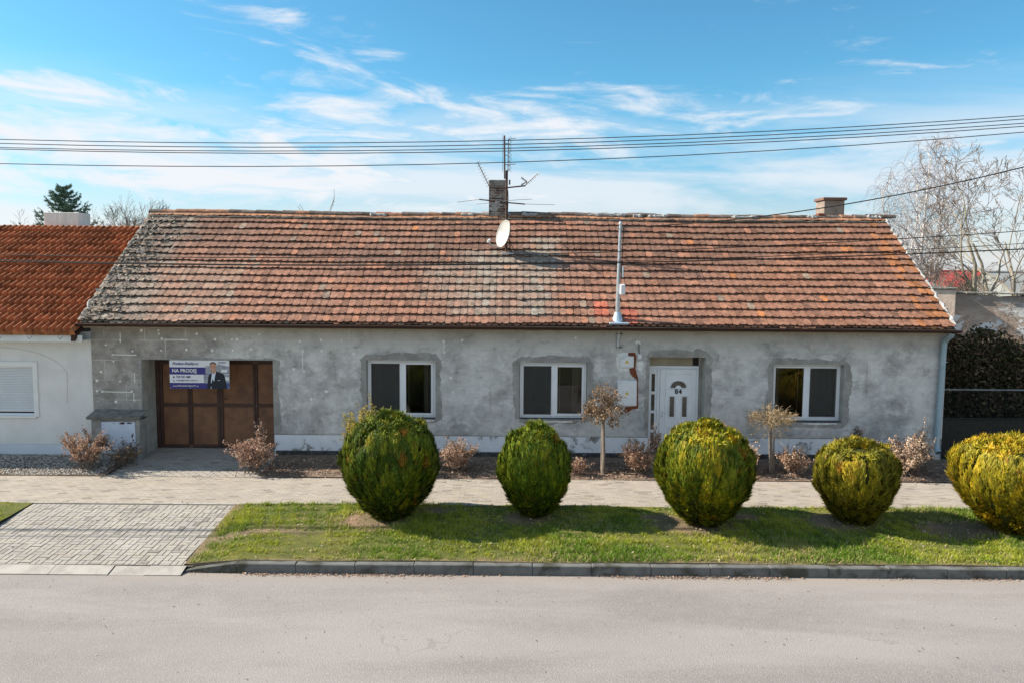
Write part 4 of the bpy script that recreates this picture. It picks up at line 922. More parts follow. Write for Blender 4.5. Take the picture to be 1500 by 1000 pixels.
shape(m, [(.625, .004), (.635, .22), (.645, .42), (.665, .50), (.70, .545), (.775, .62), (.84, .575), (.905, .52), (.925, .40), (.945, .20), (.955, .004)], 5, 2)
shape(m, [(.685, .006), (.69, .25), (.70, .42), (.71, .565), (.775, .64), (.782, .63), (.755, .42), (.742, .22), (.735, .006)], 6, 3)
shape(m, [(.705, .57), (.74, .515), (.785, .625), (.78, .70), (.71, .68)], 7, 0)
shape(m, [(.729+.052*math.cos(k)*(1-.12*max(0, -math.sin(k))), .775+.145*math.sin(k)) for k in np.linspace(0, 6.283, 22)[:-1]], 8, 0)
shape(m, [(.677, .80), (.676, .87), (.69, .925), (.73, .945), (.768, .925), (.783, .86), (.781, .80), (.772, .865), (.745, .898), (.705, .885), (.688, .85)], 9, 1)
for ex in (.708, .745): shape(m, [(ex-.010, .788), (ex+.010, .788), (ex+.008, .797), (ex-.008, .797)], 9, 1)
shape(m, [(.713, .705), (.728, .694), (.745, .705), (.742, .713), (.728, .706), (.716, .713)], 9, 3); shape(m, [(.724, .735), (.735, .735), (.731, .775)], 9, 1)
shape(m, [(.80, .285), (.845, .295), (.84, .31), (.80, .297)], 7, 3)
m.build('portrait', [M['skin'], M['hair'], M['suit'], M['shirt']], ban)
def btext(s, u, v, size, mt, nm, shear=0., off=0., sp=1.): text(s, size*BH, M[mt], ban, (bx+BW*u, -.0495, bz+BH*v), nm, shear, 'LEFT', off, .0008, sp)
btext('Prodam-Reality.cz', .05, .845, .125, 'bnavy', 'brand_lettering', .35, .0012)
btext('NA PRODEJ', .045, .585, .165, 'bwhite', 'headline_lettering', 0, .0035, 1.02)
btext('734 541 688', .11, .385, .10, 'bnavy', 'phone_lettering', 0, .001); btext('reality@prodam-reality.cz', .11, .275, .072, 'bnavy', 'mail_lettering')
btext('www.PRODAM-REALITY.cz', .05, .075, .078, 'bwhite', 'web_lettering', 0, .0005)
m = MB(); shape(m, [(.052, .40), (.062, .44), (.082, .43), (.088, .385), (.072, .375)], 3, 0); shape(m, [(.056, .30), (.064, .315), (.07, .285), (.088, .262), (.08, .247), (.06, .268)], 3, 0)
for v in (.95, .925, .90): panel(m, .815, .955 if v > .91 else .93, v-.006, v+.004, 3, 0, 3, 1)
panel(m, .345, .47, .525, .538, 3, 1, 3, 1)
m.build('print_marks', [M['bnavy'], M['bgrey']], ban)
m = MB()
for u, v in ((.012, .03), (.345, .03), (.985, .03), (.012, .97), (.985, .97)): c = (bx+BW*u, by(u, v)-.005, bz+BH*v); m.tube([c, (c[0], c[1]-.004, c[2])], .011, 8)
m.each('eyelet', M['galv'], ban)

# meter cabinet at the gate
a, b = P(133, 612, -.36), P(204, 612, -.36); cz = 1.08
cab = thing('meter_cabinet', 'low rendered meter cabinet with a peeling white door and dark stone cap beside the gate', 'cabinet', ((a.x+b.x)/2, -.2, 0))
da, db = P(148, 613, -.36), P(199.5, 658, -.36)
m = MB(); x0, x1 = a.x, b.x
m.box(x0, da.x, -.36, -.002, -.05, cz, bev=.012); m.box(db.x, x1, -.36, -.002, -.05, cz, bev=.012); m.box(da.x, db.x, -.33, -.002, -.05, cz-.001)
m.build('body', M['cabinet'], cab)
m = MB(); m.box(da.x+.004, db.x-.004, -.372, -.331, .22, cz-.06, bev=.006)
dd = m.build('cabinet_door', M['cabdoor'], cab); m = MB(); m.box(db.x-.09, db.x-.07, -.385, -.3725, .62, .70); m.build('latch', M['iron'], dd)
m = MB()
for (u, v, ru, rv) in ((.62, .955, .09, .03), (.83, .96, .08, .022), (.38, .95, .02, .012), (.95, .42, .015, .02), (.93, .6, .012, .05)):
    n = 10; m.add([(da.x+(db.x-da.x)*(u+ru*math.cos(6.28*i/n)*random.uniform(.6, 1.3)), -.374, .22+(cz-.28)*(v+rv*math.sin(6.28*i/n)*random.uniform(.5, 1.4))) for i in range(n)], [tuple(range(n))])
m.build('rust_spots', M['gatef'], dd)
cm = grid_mesh(x0-.07, x1+.06, -.46, .0, 40, 10, lambda X, Y: cz+.075+(Y+.46)*.22+lumps(X, Y, .06, 61)*.5)
n_ = len(cm.vertices); m = MB(); vs = [tuple(v.co) for v in cm.vertices]; fs = [tuple(p.vertices) for p in cm.polygons]; W1 = 41
front = list(range(W1)); low = [(vs[i][0], vs[i][1]+.03, cz+.003) for i in front]; m.add(vs+low, fs+[(front[i+1], front[i], n_+i, n_+i+1)[::-1] for i in range(W1-1)]+[tuple([j*W1 for j in range(11)]+[n_]), tuple([j*W1+W1-1 for j in range(11)][::-1]+[n_+W1-1])[::-1]])
m.add([(x0-.07, -.43, cz+.002), (x1+.06, -.43, cz+.002), (x1+.06, 0, cz+.002), (x0-.07, 0, cz+.002)], [(0, 3, 2, 1)])
m.build('stone_cap', M['cap'], cab)

# aerial mast, dish, aerials
mp = roof_px(741.5, 373); my = mp.y
mast = thing('antenna_mast', 'tall rusty aerial mast with crossbars standing on the roof before the sooty chimney', 'antenna mast', tuple(mp))
Q = lambda px, py, dy=0.: P(px, py, my+dy)
top = Q(741, 250); m = MB(); m.tube([(mp.x, my, mp.z-.1), (mp.x+.0, my, top.z)], .033, 9); m.build('pole', M['iron'], mast)
t2 = Q(738, 199); m = MB(); m.tube([(mp.x-.055, my-.01, Q(740, 257).z-.1), (mp.x-.07, my-.01, t2.z)], .022, 8); m.build('upper_pole', M['iron'], mast)
m = MB(); m.tube([Q(718.5, 275.5, -.05), Q(742, 275.8, -.05)], .017, 7); m.tube([Q(742, 275.5, -.05), Q(770, 272.5, -.05)], .02, 7); m.tube([Q(702, 292.5, -.06), Q(741, 297, -.06), Q(769, 299.5, -.06)], .018, 7); m.build('crossbar', M['iron'], mast)
m = MB(); m.box(mp.x-.13, mp.x+.20, my-.14, my+.10, mp.z-.02, mp.z+.05, bev=.01); m.build('foot_flashing', M['galv'], mast)
m = MB(); m.box(mp.x+.06, mp.x+.10, my-.03, my+.03, Q(0, 265).z, Q(0, 258).z); m.tube([Q(744, 279), Q(744.5, 290), Q(743.5, 320), Q(744.5, 345), Q(748, 358), Q(753, 366), roof_px(757, 374)], .009, 5); m.tube([Q(745, 350), Q(747, 362), roof_px(752, 378)], .009, 5); m.build('aerial_cable', M['wire'], mast)
def aerial(name, label, base): return thing(name, label, 'aerial', tuple(base), 'aerials on the roof mast')
b0 = Q(743, 245); al = aerial('panel_aerial', 'upright lattice aerial with stacked cross elements beside the top of the mast', b0)
m = MB(); x = b0.x+.02; m.tube([(x, my, Q(0, 246).z), (x+.01, my, Q(0, 198).z)], .013, 6)
for py in (205, 222, 236): m.tube([(mp.x-.07, my, Q(0, py).z), (x, my, Q(0, py).z)], .01, 5)
m.build('boom', M['alu'], al)
m = MB()
for i, py in enumerate(np.linspace(200, 244, 8)):
    z = Q(0, py).z; m.tube([(x, my-.02, z), (x+.05, my-.02, z)], .008, 5)
    for s in (-1, 1): m.tube([(x+.02, my-.02, z), (x+.10, my-.05, z+s*.045)], .0055, 4); m.tube([(x+.02, my-.02, z), (x+.07, my-.32, z+s*.05)], .0055, 4)
for py in (198.5, 236): z = Q(0, py).z; m.tube([(x, my, z), (x+.21, my-.02, z+.02)], .009, 5)
m.build('dipoles', M['alu'], al)
m = MB(); xr = x-.14
for dy in np.linspace(-.3, .3, 7): m.tube([(xr, my+dy, Q(0, 246).z), (xr, my+dy, Q(0, 194).z)], .004, 4)
for py in (196, 208, 221, 234, 245): m.tube([(xr, my-.3, Q(0, py).z), (xr, my+.3, Q(0, py).z)], .004, 4)
m.build('reflector_grid', M['alu'], al)
def yagi(label, p0, p1, n, half, extra=None):
    d = (p1-p0); u = d.normalized(); w = Vector((0, 1, 0)); v = u.cross(w).normalized()
    t = aerial('yagi_aerial', label, p0); m = MB(); m.tube([p0, p1], .013, 6); m.build('boom', M['alu'], t)
    m = MB()
    for i in range(n): c = p0.lerp(p1, .04+.94*i/(n-1)); h = half*(1.2-.35*i/(n-1)); e = (v*.62+w*.78); m.tube([c-e*h, c+e*h], .0065, 5)
    m.build('dipoles', M['alu'], t); return t
m_ = yagi('small comb aerial tilted up to the left of the sooty chimney', Q(716.5, 273, -.05), Q(699.5, 238, -.05), 9, .11)
m = MB(); m.tube([Q(716.5, 273, -.05), Q(717.5, 275.5, -.05), Q(720, 275.6, -.05)], .017, 6); m.build('bracket', M['iron'], m_)
m_ = yagi('comb aerial with a mesh reflector on the arm right of the mast', Q(770, 271, -.05), Q(789, 253.5, -.05), 7, .09)
m = MB(); c = Q(772, 267, -.05)
for s in (-1, 1):
    for k in range(5): o = Vector((0, 1, 0))*(-.18+.09*k); m.tube([c+o, c+o+Vector((-.16, 0, .10*s+.02))], .005, 4)
m.tube([c+Vector((-.12, -.18, .09)), c+Vector((-.12, .18, .09))], .006, 4); m.tube([c+Vector((-.12, -.18, -.06)), c+Vector((-.12, .18, -.06))], .006, 4); m.build('reflector_grid', M['alu'], m_)
tb = aerial('dipole_aerial', 'wide flat two boom aerial with long thin rods crossing low before the chimney', Q(735, 296, -.08))
m = MB(); m.tube([Q(729, 293, -.45), Q(739, 296, .5)], .014, 6); m.box(Q(728, 0, -.1).x, Q(734, 0, -.1).x, my-.14, my-.06, Q(0, 296).z, Q(0, 290).z, bev=.01); m.build('boom', M['alu'], tb)
m = MB(); m.tube([Q(670, 296.5, -.3), Q(702, 292.6, -.3), Q(729, 293.5, -.3)], .0065, 5); m.tube([Q(735, 295, -.3), Q(760, 293, -.3), Q(779, 292.2, -.3)], .0065, 5); m.tube([Q(739, 297, .45), Q(769, 299.3, .45), Q(813, 300.3, .45)], .0065, 5); m.tube([Q(698, 299.5, .45), Q(739, 296.5, .45)], .0055, 5)
m.build('dipoles', M['alu'], tb)
# dish
dc = P(736.8, 342.5, my-.20); dn = Vector((-.84, -.50, .22)).normalized()
ds = thing('satellite_dish', 'oval off white satellite dish turned aside, clamped to the foot of the mast', 'satellite dish', tuple(dc))
u = Vector((0, 0, 1)).cross(dn).normalized(); v = dn.cross(u); m = MB(); nr, ns = 6, 32
def dpt(r, a, off=0.): return dc+u*(r*.335*math.cos(a))+v*(r*.375*math.sin(a))+dn*((r*r-1)*.062+off)
V = [dpt(0, 0)]+[dpt((i+1)/nr, 6.2832*k/ns) for i in range(nr) for k in range(ns)]+[dpt(1.015, 6.2832*k/ns, .006) for k in range(ns)]+[dpt(1.02, 6.2832*k/ns, -.016) for k in range(ns)]+[dpt(0, 0, -.012)]+[dpt((i+1)/nr*.99, 6.2832*k/ns, -.012) for i in range(nr) for k in range(ns)]
F = [(0, 1+k, 1+(k+1) % ns) for k in range(ns)]
for i in range(nr+1):
    for k in range(ns): a, b = 1+i*ns+k, 1+i*ns+(k+1) % ns; F.append((a, a+ns, b+ns, b))
o = 1+(nr+2)*ns; F += [(o, o+1+(k+1) % ns, o+1+k) for k in range(ns)]
for i in range(nr-1):
    for k in range(ns): a, b = o+1+i*ns+k, o+1+i*ns+(k+1) % ns; F.append((a, b, b+ns, a+ns))
m.add(V, F); m.build('reflector', M['dish'], ds, smooth=True)
lf = dc+dn*.42-v*.34; m = MB(); m.tube([dc-v*.38-dn*.01, dc-v*.40+dn*.2, lf], .012, 6); m.build('feed_arm', M['galv'], ds)
m = MB(); m.tube([lf-dn*.01+v*.02, lf+v*.09-dn*.07], [.034, .028], 9); m.build('receiver_head', M['boxw'], ds)
m = MB(); m.tube([dc-dn*.07, dc-dn*.14, Vector((mp.x-.02, my-.035, dc.z-.02))], .022, 7); m.build('back_bracket', M['galv'], ds)

# service pole on the eaves
pb = roof_px(904.5, 473); pt = P(909, 327, pb.y); sp = thing('service_pole', 'slim galvanised service pole with small grey boxes rising from the eaves', 'roof pole', tuple(pb))
m = MB(); m.tube([(pb.x, pb.y, pb.z-.1), (pb.x, pb.y, pb.z+.9), pt], [.05, .045, .034], 12); m.tube([(pb.x, pb.y, pb.z+.02), (pb.x, pb.y, pb.z+.62)], .054, 12); m.build('pole', M['galv'], sp, smooth=False)
m = MB(); m.tube([(pb.x, pb.y, pb.z-.02), (pb.x, pb.y, pb.z+.26)], [.15, .07], 14); m.box(pb.x-.22, pb.x+.25, pb.y-.20, pb.y+.16, pb.z-.03, pb.z+.02, bev=.008); m.build('foot_flashing', mat('blue_flashing', (.40, .52, .64), (.46, .55, .63), 5, .5), sp)
m = MB(); c = P(911, 425, pb.y-.09); m.box(c.x-.05, c.x+.075, c.y-.07, c.y+.04, c.z-.12, c.z+.14, bev=.02); m.build('junction_box', M['boxw'], sp)
m = MB(); c = P(911.5, 399, pb.y-.03); m.box(c.x-.012, c.x+.03, c.y-.04, c.y+.02, c.z-.13, c.z+.14, bev=.01); m.build('fuse_holder', M['boxw'], sp)
m = MB(); m.tube([pt+Vector((0, 0, -.02)), pt+Vector((0, 0, .04))], [.05, .02], 10); m.tube([pt+Vector((-.07, 0, -.12)), pt+Vector((.07, 0, -.12))], .02, 7); m.build('pole_cap', M['galv'], sp)
m = MB(); h = pt+Vector((.05, 0, -.12)); m.tube([h, h+Vector((.10, -.02, -.08)), h+Vector((.06, -.03, -.14)), h+Vector((.02, -.02, -.05))], .011, 5); m.tube([h+Vector((.02, -.05, 0)), Vector((pb.x+.05, pb.y-.06, pb.z+.85))], .011, 5); m.build('cable_loop', M['wire'], sp)

# power lines, each strung along the street
def fit3(pts, Y):
    p = [P(x, y, Y) for x, y in pts]; A = np.array([[q.x*q.x, q.x, 1] for q in p]); return np.linalg.solve(A, np.array([q.z for q in p]))
def power_line(label, pts, Y, r, mt, x0=-34, x1=34, grp='power lines along the street'):
    k = fit3(pts, Y); xs = np.linspace(x0, x1, 41); m = MB(); m.tube([(x, Y, k[0]*x*x+k[1]*x+k[2]) for x in xs], r, 5)
    o = m.build('power_line', M[mt], None, (0, Y, float(k[2]))); tag(o, label, 'power line', grp)
power_line('topmost of the five thin wires crossing the sky above the roof', ((0, 204.5), (750, 206), (1500, 170)), -3.3, .0085, 'wire2')
power_line('second wire down of the five crossing the sky above the roof', ((0, 210.5), (750, 212), (1500, 174.8)), -3.6, .0085, 'wire2')
power_line('third wire down, upper one of the close pair crossing the sky', ((0, 216.5), (750, 217.5), (1500, 181)), -3.3, .0085, 'wire2')
power_line('fourth wire down, lower one of the close pair crossing the sky', ((0, 218.8), (750, 221.5), (1500, 185.5)), -3.6, .0085, 'wire2')
power_line('lowest of the five sky wires, hanging well below the other four', ((0, 240), (750, 238), (1500, 194)), -3.45, .0085, 'wire2')
power_line('upper thin cable hanging in front of the tiled roof', ((0, 373), (750, 373.5), (1500, 338.5)), -3.75, .0085, 'wire')
power_line('thick black cable, lowest one hanging before the tiled roof', ((0, 383), (750, 387.5), (1500, 365)), -3.75, .0125, 'wire')
power_line('slim cable twined just above the thick black cable before the roof', ((0, 380.5), (750, 386.2), (1500, 357)), -3.82, .0065, 'wire')
e = P(1500, 245, -3.4); h = pt+Vector((.05, -.03, -.10)); m = MB()
pts = []
for i in range(31):
    q = h.lerp(e+(e-h)*.35, i/30); t = i/30*1.35; q.z -= .95*4*.25*(t*(1.0-t))*1.0; pts.append(q)
m.tube(pts, .0125, 5); o = m.build('service_drop', M['wire'], None, tuple(h)); tag(o, 'black service cable sagging from the roof pole up to the right', 'service cable')

# ------------------------------------------------------------------ the white house next door
nb = thing('neighbour_house', 'white stucco house with an orange roman tile roof joining the grey house', 'house', (-14, 0, 0))
NX0, NX1 = -19.5, HX0-.002; wh = [(-14.8, -12.03, 1.07, 2.32)]; wy = .03
m = MB(); holed(m, NX0, NX1, .34, 3.2, wy, wh); x0, x1, z0, z1 = wh[0]
for q in (((x0, wy, z0), (x0, wy, z1), (x0, wy+.16, z1), (x0, wy+.16, z0)), ((x1, wy, z1), (x1, wy, z0), (x1, wy+.16, z0), (x1, wy+.16, z1)), ((x0, wy, z1), (x1, wy, z1), (x1, wy+.16, z1), (x0, wy+.16, z1)), ((x0, wy, z0), (x0, wy+.16, z0), (x1, wy+.16, z0), (x1, wy, z0))): m.quad(*q)
m.quad((NX0, wy, 3.2), (NX0, wy, .0), (NX0, 7, 0), (NX0, 7, 3.2)); m.quad((NX0, 7, 0), (NX1, 7, 0), (NX1, 7, 3.2), (NX0, 7, 3.2)); m.quad((NX0, wy, 3.2), (NX1, wy, 3.2), (NX1, 7, 3.2), (NX0, 7, 3.2))
m.build('wall', M['stucco'], nb)
m = MB(); m.box(NX0, NX1, wy-.02, wy+.05, -.05, .335, bev=.008); m.build('plinth', M['stucco2'], nb)
m = MB(); pts = [P(-60, 500, wy-.004), P(0, 508.5, wy-.004), P(30, 511, wy-.004), P(55, 517, wy-.004), P(75, 525, wy-.004), P(90, 535, wy-.004), P(98, 545, wy-.004), P(98.5, 560, wy-.004), P(98.5, 590, wy-.004)]
m.tube(pts, .010, 5); m.build('arch_scar', mat('stucco_scar', (.62, .59, .54), (.70, .68, .65), 4, .95), nb)
fr = MB(); t = .12
fr.box(x1, x1+t, wy-.035, wy-.001, z0-.02, z1+t, bev=.006); fr.box(x0-t, x0, wy-.035, wy-.001, z0-.02, z1+t, bev=.006); fr.box(x0, x1, wy-.034, wy-.001, z1, z1+t, bev=.006); wn = fr.build('window', M['trim'], nb)
m = MB(); m.box(x0-.04, x1+.06, wy-.06, wy+.1, z0-.055, z0-.003, bev=.008); m.build('sill', M['trim'], wn)
m = MB(); m.box(x0, x0+.05, wy+.05, wy+.12, z0, z1); m.box(x1-.05, x1, wy+.05, wy+.12, z0, z1); m.box(x0+.05, x1-.05, wy+.05, wy+.12, z1-.05, z1); m.box(x0+.05, x1-.05, wy+.05, wy+.12, z0, z0+.05); m.build('frame', M['pvc'], wn)
m = MB(); z = z0+.09
while z < z1-.05: m.box(x0+.051, x1-.051, wy+.055, wy+.075, z, z+.038, bev=.006); z += .041
m.build('roller_shutter', M['shutter'], wn)
m = MB(); m.box(x0+.051, x1-.051, wy+.08, wy+.1, z0+.05, z1-.05); m.build('pane', M['dark'], wn)
# eaves, tiles
nEY, nEZ, nRY, nRZ = -.44, 3.17, 3.6, 5.90; kN = (nRZ-nEZ)/(nRY-nEY); nSL = math.hypot(nRY-nEY, nRZ-nEZ); nU = np.array([0, (nRY-nEY)/nSL, (nRZ-nEZ)/nSL]); nN = np.array([0, -nU[2], nU[1]])
m = MB(); m.box(NX0, NX1+.0, nEY+.10, wy-.001, 2.985, 3.03); m.box(NX0, NX1, nEY+.06, nEY+.099, 2.98, 3.15, bev=.004); m.build('fascia', M['white'], nb)
rp = .172; ns = 8; rows = 14; rh = nSL/rows; V = []; F = []; C = []
tx0, tx1 = -18.06, RX0-.015; nc = int(round((tx1-tx0)/rp)); rp = (tx1-tx0)/nc
hp = [.0, .0, .0, .02, .105, .13, .125, .06]
for r in range(rows):
    s0 = r*rh
    for c in range(nc):
        cc = np.array([.40, .158, .072])*(1+.13*np.random.default_rng(r*977+c//2).normal()); cc = cc*(.80 if np.random.default_rng(r*31+c//2+5).uniform() < .1 else 1)
        off = .006*np.random.default_rng(r*313+c//2).normal()
        o = len(V)
        for (s, n) in ((s0-.012+off, -.012), (s0-.012+off, .085), (s0+.03+off, .083), (s0+rh+.01, .006)):
            for q in range(ns+1):
                h = hp[q % ns]; V.append(np.array([tx0+(c+q/ns)*rp, nEY, nEZ])+nU*s+nN*(n+h if n > 0 else n)); C.append(cc*(.85 if q < 3 else 1))
        for e in range(3):
            for q in range(ns): a = o+e*(ns+1)+q; F.append((a, a+1, a+ns+2, a+ns+1))
m = MB(); m.v = [tuple(v) for v in V]; m.f = F; m.m = [0]*len(F); m.c = [tuple(c) for c in C]; m.hascol = True
nr_ = m.build('roof', M['newtiles'], nb)
m = MB(); m.add([(NX0, nEY+.05, nEZ-.02), (tx1, nEY+.05, nEZ-.02), (tx1, nRY, nRZ-.02), (NX0, nRY, nRZ-.02), (tx1, 7.2, 3.2), (NX0, 7.2, 3.2)], [(0, 1, 2, 3), (3, 2, 4, 5)], 0); m.build('roof_deck', M['gatef'], nr_)
m = MB(); x = tx0
while x < tx1-.1:
    L = min(.405, tx1-x); c = np.array([.44, .165, .07])*random.uniform(.8, 1.12); V = []; F = []
    for e, (xx, rr) in enumerate(((x-.03, .15), (x+.02, .15), (x+L, .125))):
        for q in range(9): a = math.pi*q/8; V.append((xx, nRY+math.cos(a)*rr*.9, nRZ-.045+math.sin(a)*rr))
    for e in range(2):
        for q in range(8): F.append((e*9+q, e*9+9+q, e*9+10+q, e*9+q+1))
    F.append(tuple(range(9))); m.add(V, F, 0, tuple(c)); x += .385
m.build('ridge_caps', M['newtiles'], nr_)
a, b = P(70, 312, 3.9), P(121, 312, 3.9); m = MB(); m.box(a.x, b.x, 3.7, 4.3, 5.0, a.z, bev=.01); m.build('chimney', M['chim'], nr_)
for px in (3, 47, 92, -45):
    q = P(px, 490, nEY); m = MB(); m.tube([(q.x+.0, nEY+.05, nEZ+.0), (q.x-.01, nEY-.02, nEZ-.02)]+[(q.x-.01+.01*math.cos(k), nEY-.085+.07*math.cos(k), nEZ-.02+.075*math.sin(k)) for k in np.linspace(0, -math.pi, 9)], .009, 5); m.build('gutter_bracket', M['galv'], nb)
m = MB(); m.add([(tx1-.11, nEY-.02, nEZ-.02), (tx1+.0, nEY-.02, nEZ-.02), (tx1+.0, nEY+.5, nEZ+.5*kN+.14), (tx1-.11, nEY+.5, nEZ+.5*kN+.14), (tx1-.11, nEY-.03, nEZ-.16), (tx1, nEY-.03, nEZ-.16), (tx1, nEY+.5, nEZ+.5*kN-.02), (tx1-.11, nEY+.5, nEZ+.5*kN-.02)], [(0, 1, 2, 3), (4, 5, 1, 0), (7, 4, 0, 3), (5, 6, 2, 1)]); m.build('verge_board', M['gutter'], nb)
# ------------------------------------------------------------------ clipped thujas on the verge
def thuja(label, cx, cy, r, h, hues, n, seed, squash=2.3, wmax=.5):
    rg = np.random.default_rng(seed); z0 = float(VZ(np.array(cx), np.array(cy)))
    t0 = thing('clipped_thuja', label, 'bush', (cx, cy, z0), 'clipped thuja bushes along the verge')
    def prof(t):
        up = np.clip((t-wmax)/(1-wmax), 0, 1); dn = np.clip((wmax-t)/wmax, 0, 1)
        return np.where(t > wmax, np.sqrt(np.clip(1-up**squash, 0, 1)), 1-.70*dn**1.9)
    npl = 430; pt = 1-rg.uniform(0, 1, npl)**1.05; pp = rg.uniform(0, 6.283, npl); pr = rg.normal(0, 1, npl); ph = rg.normal(0, 1, npl)
    asym = rg.uniform(0, 6.28, 3)
    def rad(t, p): return prof(t)*r*(1+.035*np.sin(2*p+asym[0])+.03*np.sin(3*p+asym[1]+t*4)+.02*np.sin(5*p+asym[2]-t*7))
    t = rg.uniform(0, 1, n*2); keep = rg.uniform(0, 1, n*2) < np.clip(prof(t)+.5*(t > .85), .15, 1); t = t[keep][:n]; n = len(t)
    topn = int(n*.22); t[:topn] = 1-rg.uniform(0, .1, topn)**1.6*.9
    p = rg.uniform(0, 6.283, n)
    # nearest plume, plumes being tall and narrow
    PX = np.stack([np.cos(pp)*prof(pt)*r, np.sin(pp)*prof(pt)*r, pt*h*.42], -1); SX = np.stack([np.cos(p)*prof(t)*r, np.sin(p)*prof(t)*r, t*h*.42], -1)
    idx = np.empty(n, int); dist = np.empty(n)
    for a in range(0, n, 4000):
        d = ((SX[a:a+4000, None]-PX[None])**2).sum(-1); idx[a:a+4000] = d.argmin(1); dist[a:a+4000] = np.sqrt(d.min(1))
    plume = pr[idx]; edge = np.clip(dist/(.16*r), 0, 1.6)
    rr = rad(t, p); inward = np.maximum(rg.exponential(.018, n), 0)+.11*edge**1.7-.026*plume*(t < .88)
    sc = 1-inward/np.maximum(rr, .15)
    dead = (pr[idx] < -1.75) & (t < .85) & (t > .2); inward = np.where(dead, inward+.06, inward); sc = 1-inward/np.maximum(rr, .15); x = np.cos(p)*rr*sc; y = np.sin(p)*rr*sc; z = t*h-np.where(t > .8, inward*.8, 0)+.015*plume*(t > .85)
    e = .02; dr = (rad(np.clip(t+e, 0, 1), p)-rad(np.clip(t-e, 0, 1), p))/(2*e*h); N = norm(np.stack([np.cos(p), np.sin(p), -dr], -1)); up = np.array([0, 0, 1.])
    T = norm(up-N*N[:, 2:3]+1e-4)
    tp = (t > .86)[:, None]; D = norm(N*rg.uniform(.12, .5, (n, 1))*np.where(tp, .35, 1)+T*rg.uniform(.7, 1.2, (n, 1))*np.where(tp, .2, 1)+rg.normal(0, .16, (n, 3))+rg.normal(0, .4, (n, 3))*tp)
    S = norm(np.cross(D, N+rg.normal(0, .28, (n, 3)))); L = rg.uniform(.055, .13, n)[:, None]*(.8+.25*r)*np.where(rg.uniform(0, 1, (n, 1)) < .02, 1.7, 1); Wd = rg.uniform(.006, .0125, n)[:, None]
    B = np.stack([x, y, z], -1)-D*L*.45; bend = N*L*.12
    # a feathered spray: stem part, two side lobes, tip
    m1 = B+D*L*.45+bend*.4; m2 = B+D*L*.8+bend
    V = np.stack([B-S*Wd*.3, B+S*Wd*.3, m1+S*Wd, m1-S*Wd, m1-S*Wd, m1+S*Wd, m2+S*Wd*.8, m2-S*Wd*.8,
                  m1+S*Wd*.6, m1+S*Wd*.6+(D+S*.5)*L*.28, m1+S*Wd*.4+(D+S*.3)*L*.34, m1+D*L*.1,
                  m1-S*Wd*.6, m1-S*Wd*.6+(D-S*.5)*L*.28, m1-S*Wd*.4+(D-S*.3)*L*.34, m1+D*L*.1, m2-S*Wd*.8, m2+S*Wd*.8, B+D*L*1.15+bend*1.3+S*Wd*.25, B+D*L*1.15+bend*1.3-S*Wd*.25], 1)
    green, lime, gold, brown = [np.array(c) for c in hues[:4]]; ky, kg = hues[4], hues[5]
    th = ph[idx]*.62+lumps(np.cos(p)*2, t*2.5+p, 1.1, seed)*.9
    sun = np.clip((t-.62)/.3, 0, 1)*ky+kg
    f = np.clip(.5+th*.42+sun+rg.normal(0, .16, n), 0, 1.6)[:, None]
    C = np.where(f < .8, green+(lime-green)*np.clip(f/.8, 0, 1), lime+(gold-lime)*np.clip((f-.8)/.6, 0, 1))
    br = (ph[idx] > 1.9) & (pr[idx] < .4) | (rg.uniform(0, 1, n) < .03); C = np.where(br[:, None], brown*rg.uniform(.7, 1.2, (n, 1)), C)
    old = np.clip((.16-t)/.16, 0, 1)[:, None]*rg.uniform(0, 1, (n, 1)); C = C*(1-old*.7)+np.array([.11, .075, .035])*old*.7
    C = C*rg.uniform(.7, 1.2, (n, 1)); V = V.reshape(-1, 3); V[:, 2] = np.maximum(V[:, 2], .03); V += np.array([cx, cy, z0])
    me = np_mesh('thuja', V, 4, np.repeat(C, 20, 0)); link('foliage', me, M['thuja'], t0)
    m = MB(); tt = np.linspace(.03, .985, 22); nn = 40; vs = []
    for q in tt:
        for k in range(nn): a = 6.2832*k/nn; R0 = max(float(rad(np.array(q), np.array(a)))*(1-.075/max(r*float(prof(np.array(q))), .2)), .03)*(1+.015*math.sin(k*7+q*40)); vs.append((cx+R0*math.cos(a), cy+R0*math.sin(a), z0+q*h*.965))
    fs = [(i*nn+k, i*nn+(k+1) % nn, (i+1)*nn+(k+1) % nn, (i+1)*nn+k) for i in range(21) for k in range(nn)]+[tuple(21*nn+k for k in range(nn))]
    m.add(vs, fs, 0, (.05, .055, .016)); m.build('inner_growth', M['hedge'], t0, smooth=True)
    m = MB()
    for k in range(9): a = 6.28*k/9; q = r*.13; m.tube([(cx+q*math.cos(a), cy+q*math.sin(a), z0-.06), (cx+q*1.25*math.cos(a+.2), cy+q*1.25*math.sin(a+.2), z0+.14*h), (cx+q*1.9*math.cos(a), cy+q*1.9*math.sin(a), z0+.3*h)], [.035, .028, .02], 6)
    m.build('stem', M['bark'], t0); return t0
GR = ((.055, .10, .006), (.19, .225, .008), (.42, .32, .012), (.30, .16, .014))
thuja('big rounded dark green thuja with ochre streaks, nearest the paved driveway', -2.38, -4.10, 0.96, 2.07, GR+(.30, -.26), 40000, 1)
thuja('narrow upright egg shaped green thuja, standing between two larger round ones', 0.48, -3.95, 0.72, 1.84, ((.07, .125, .006), (.21, .255, .008), (.40, .34, .012), (.28, .17, .015), .26, -.10), 31000, 2, 2.2, .48)
thuja('large round green and yellow thuja before the white front door', 3.75, -4.28, 0.95, 1.99, ((.075, .12, .006), (.25, .26, .008), (.52, .37, .012), (.36, .18, .016), .36, -.04), 40000, 3, 2.4, .5)
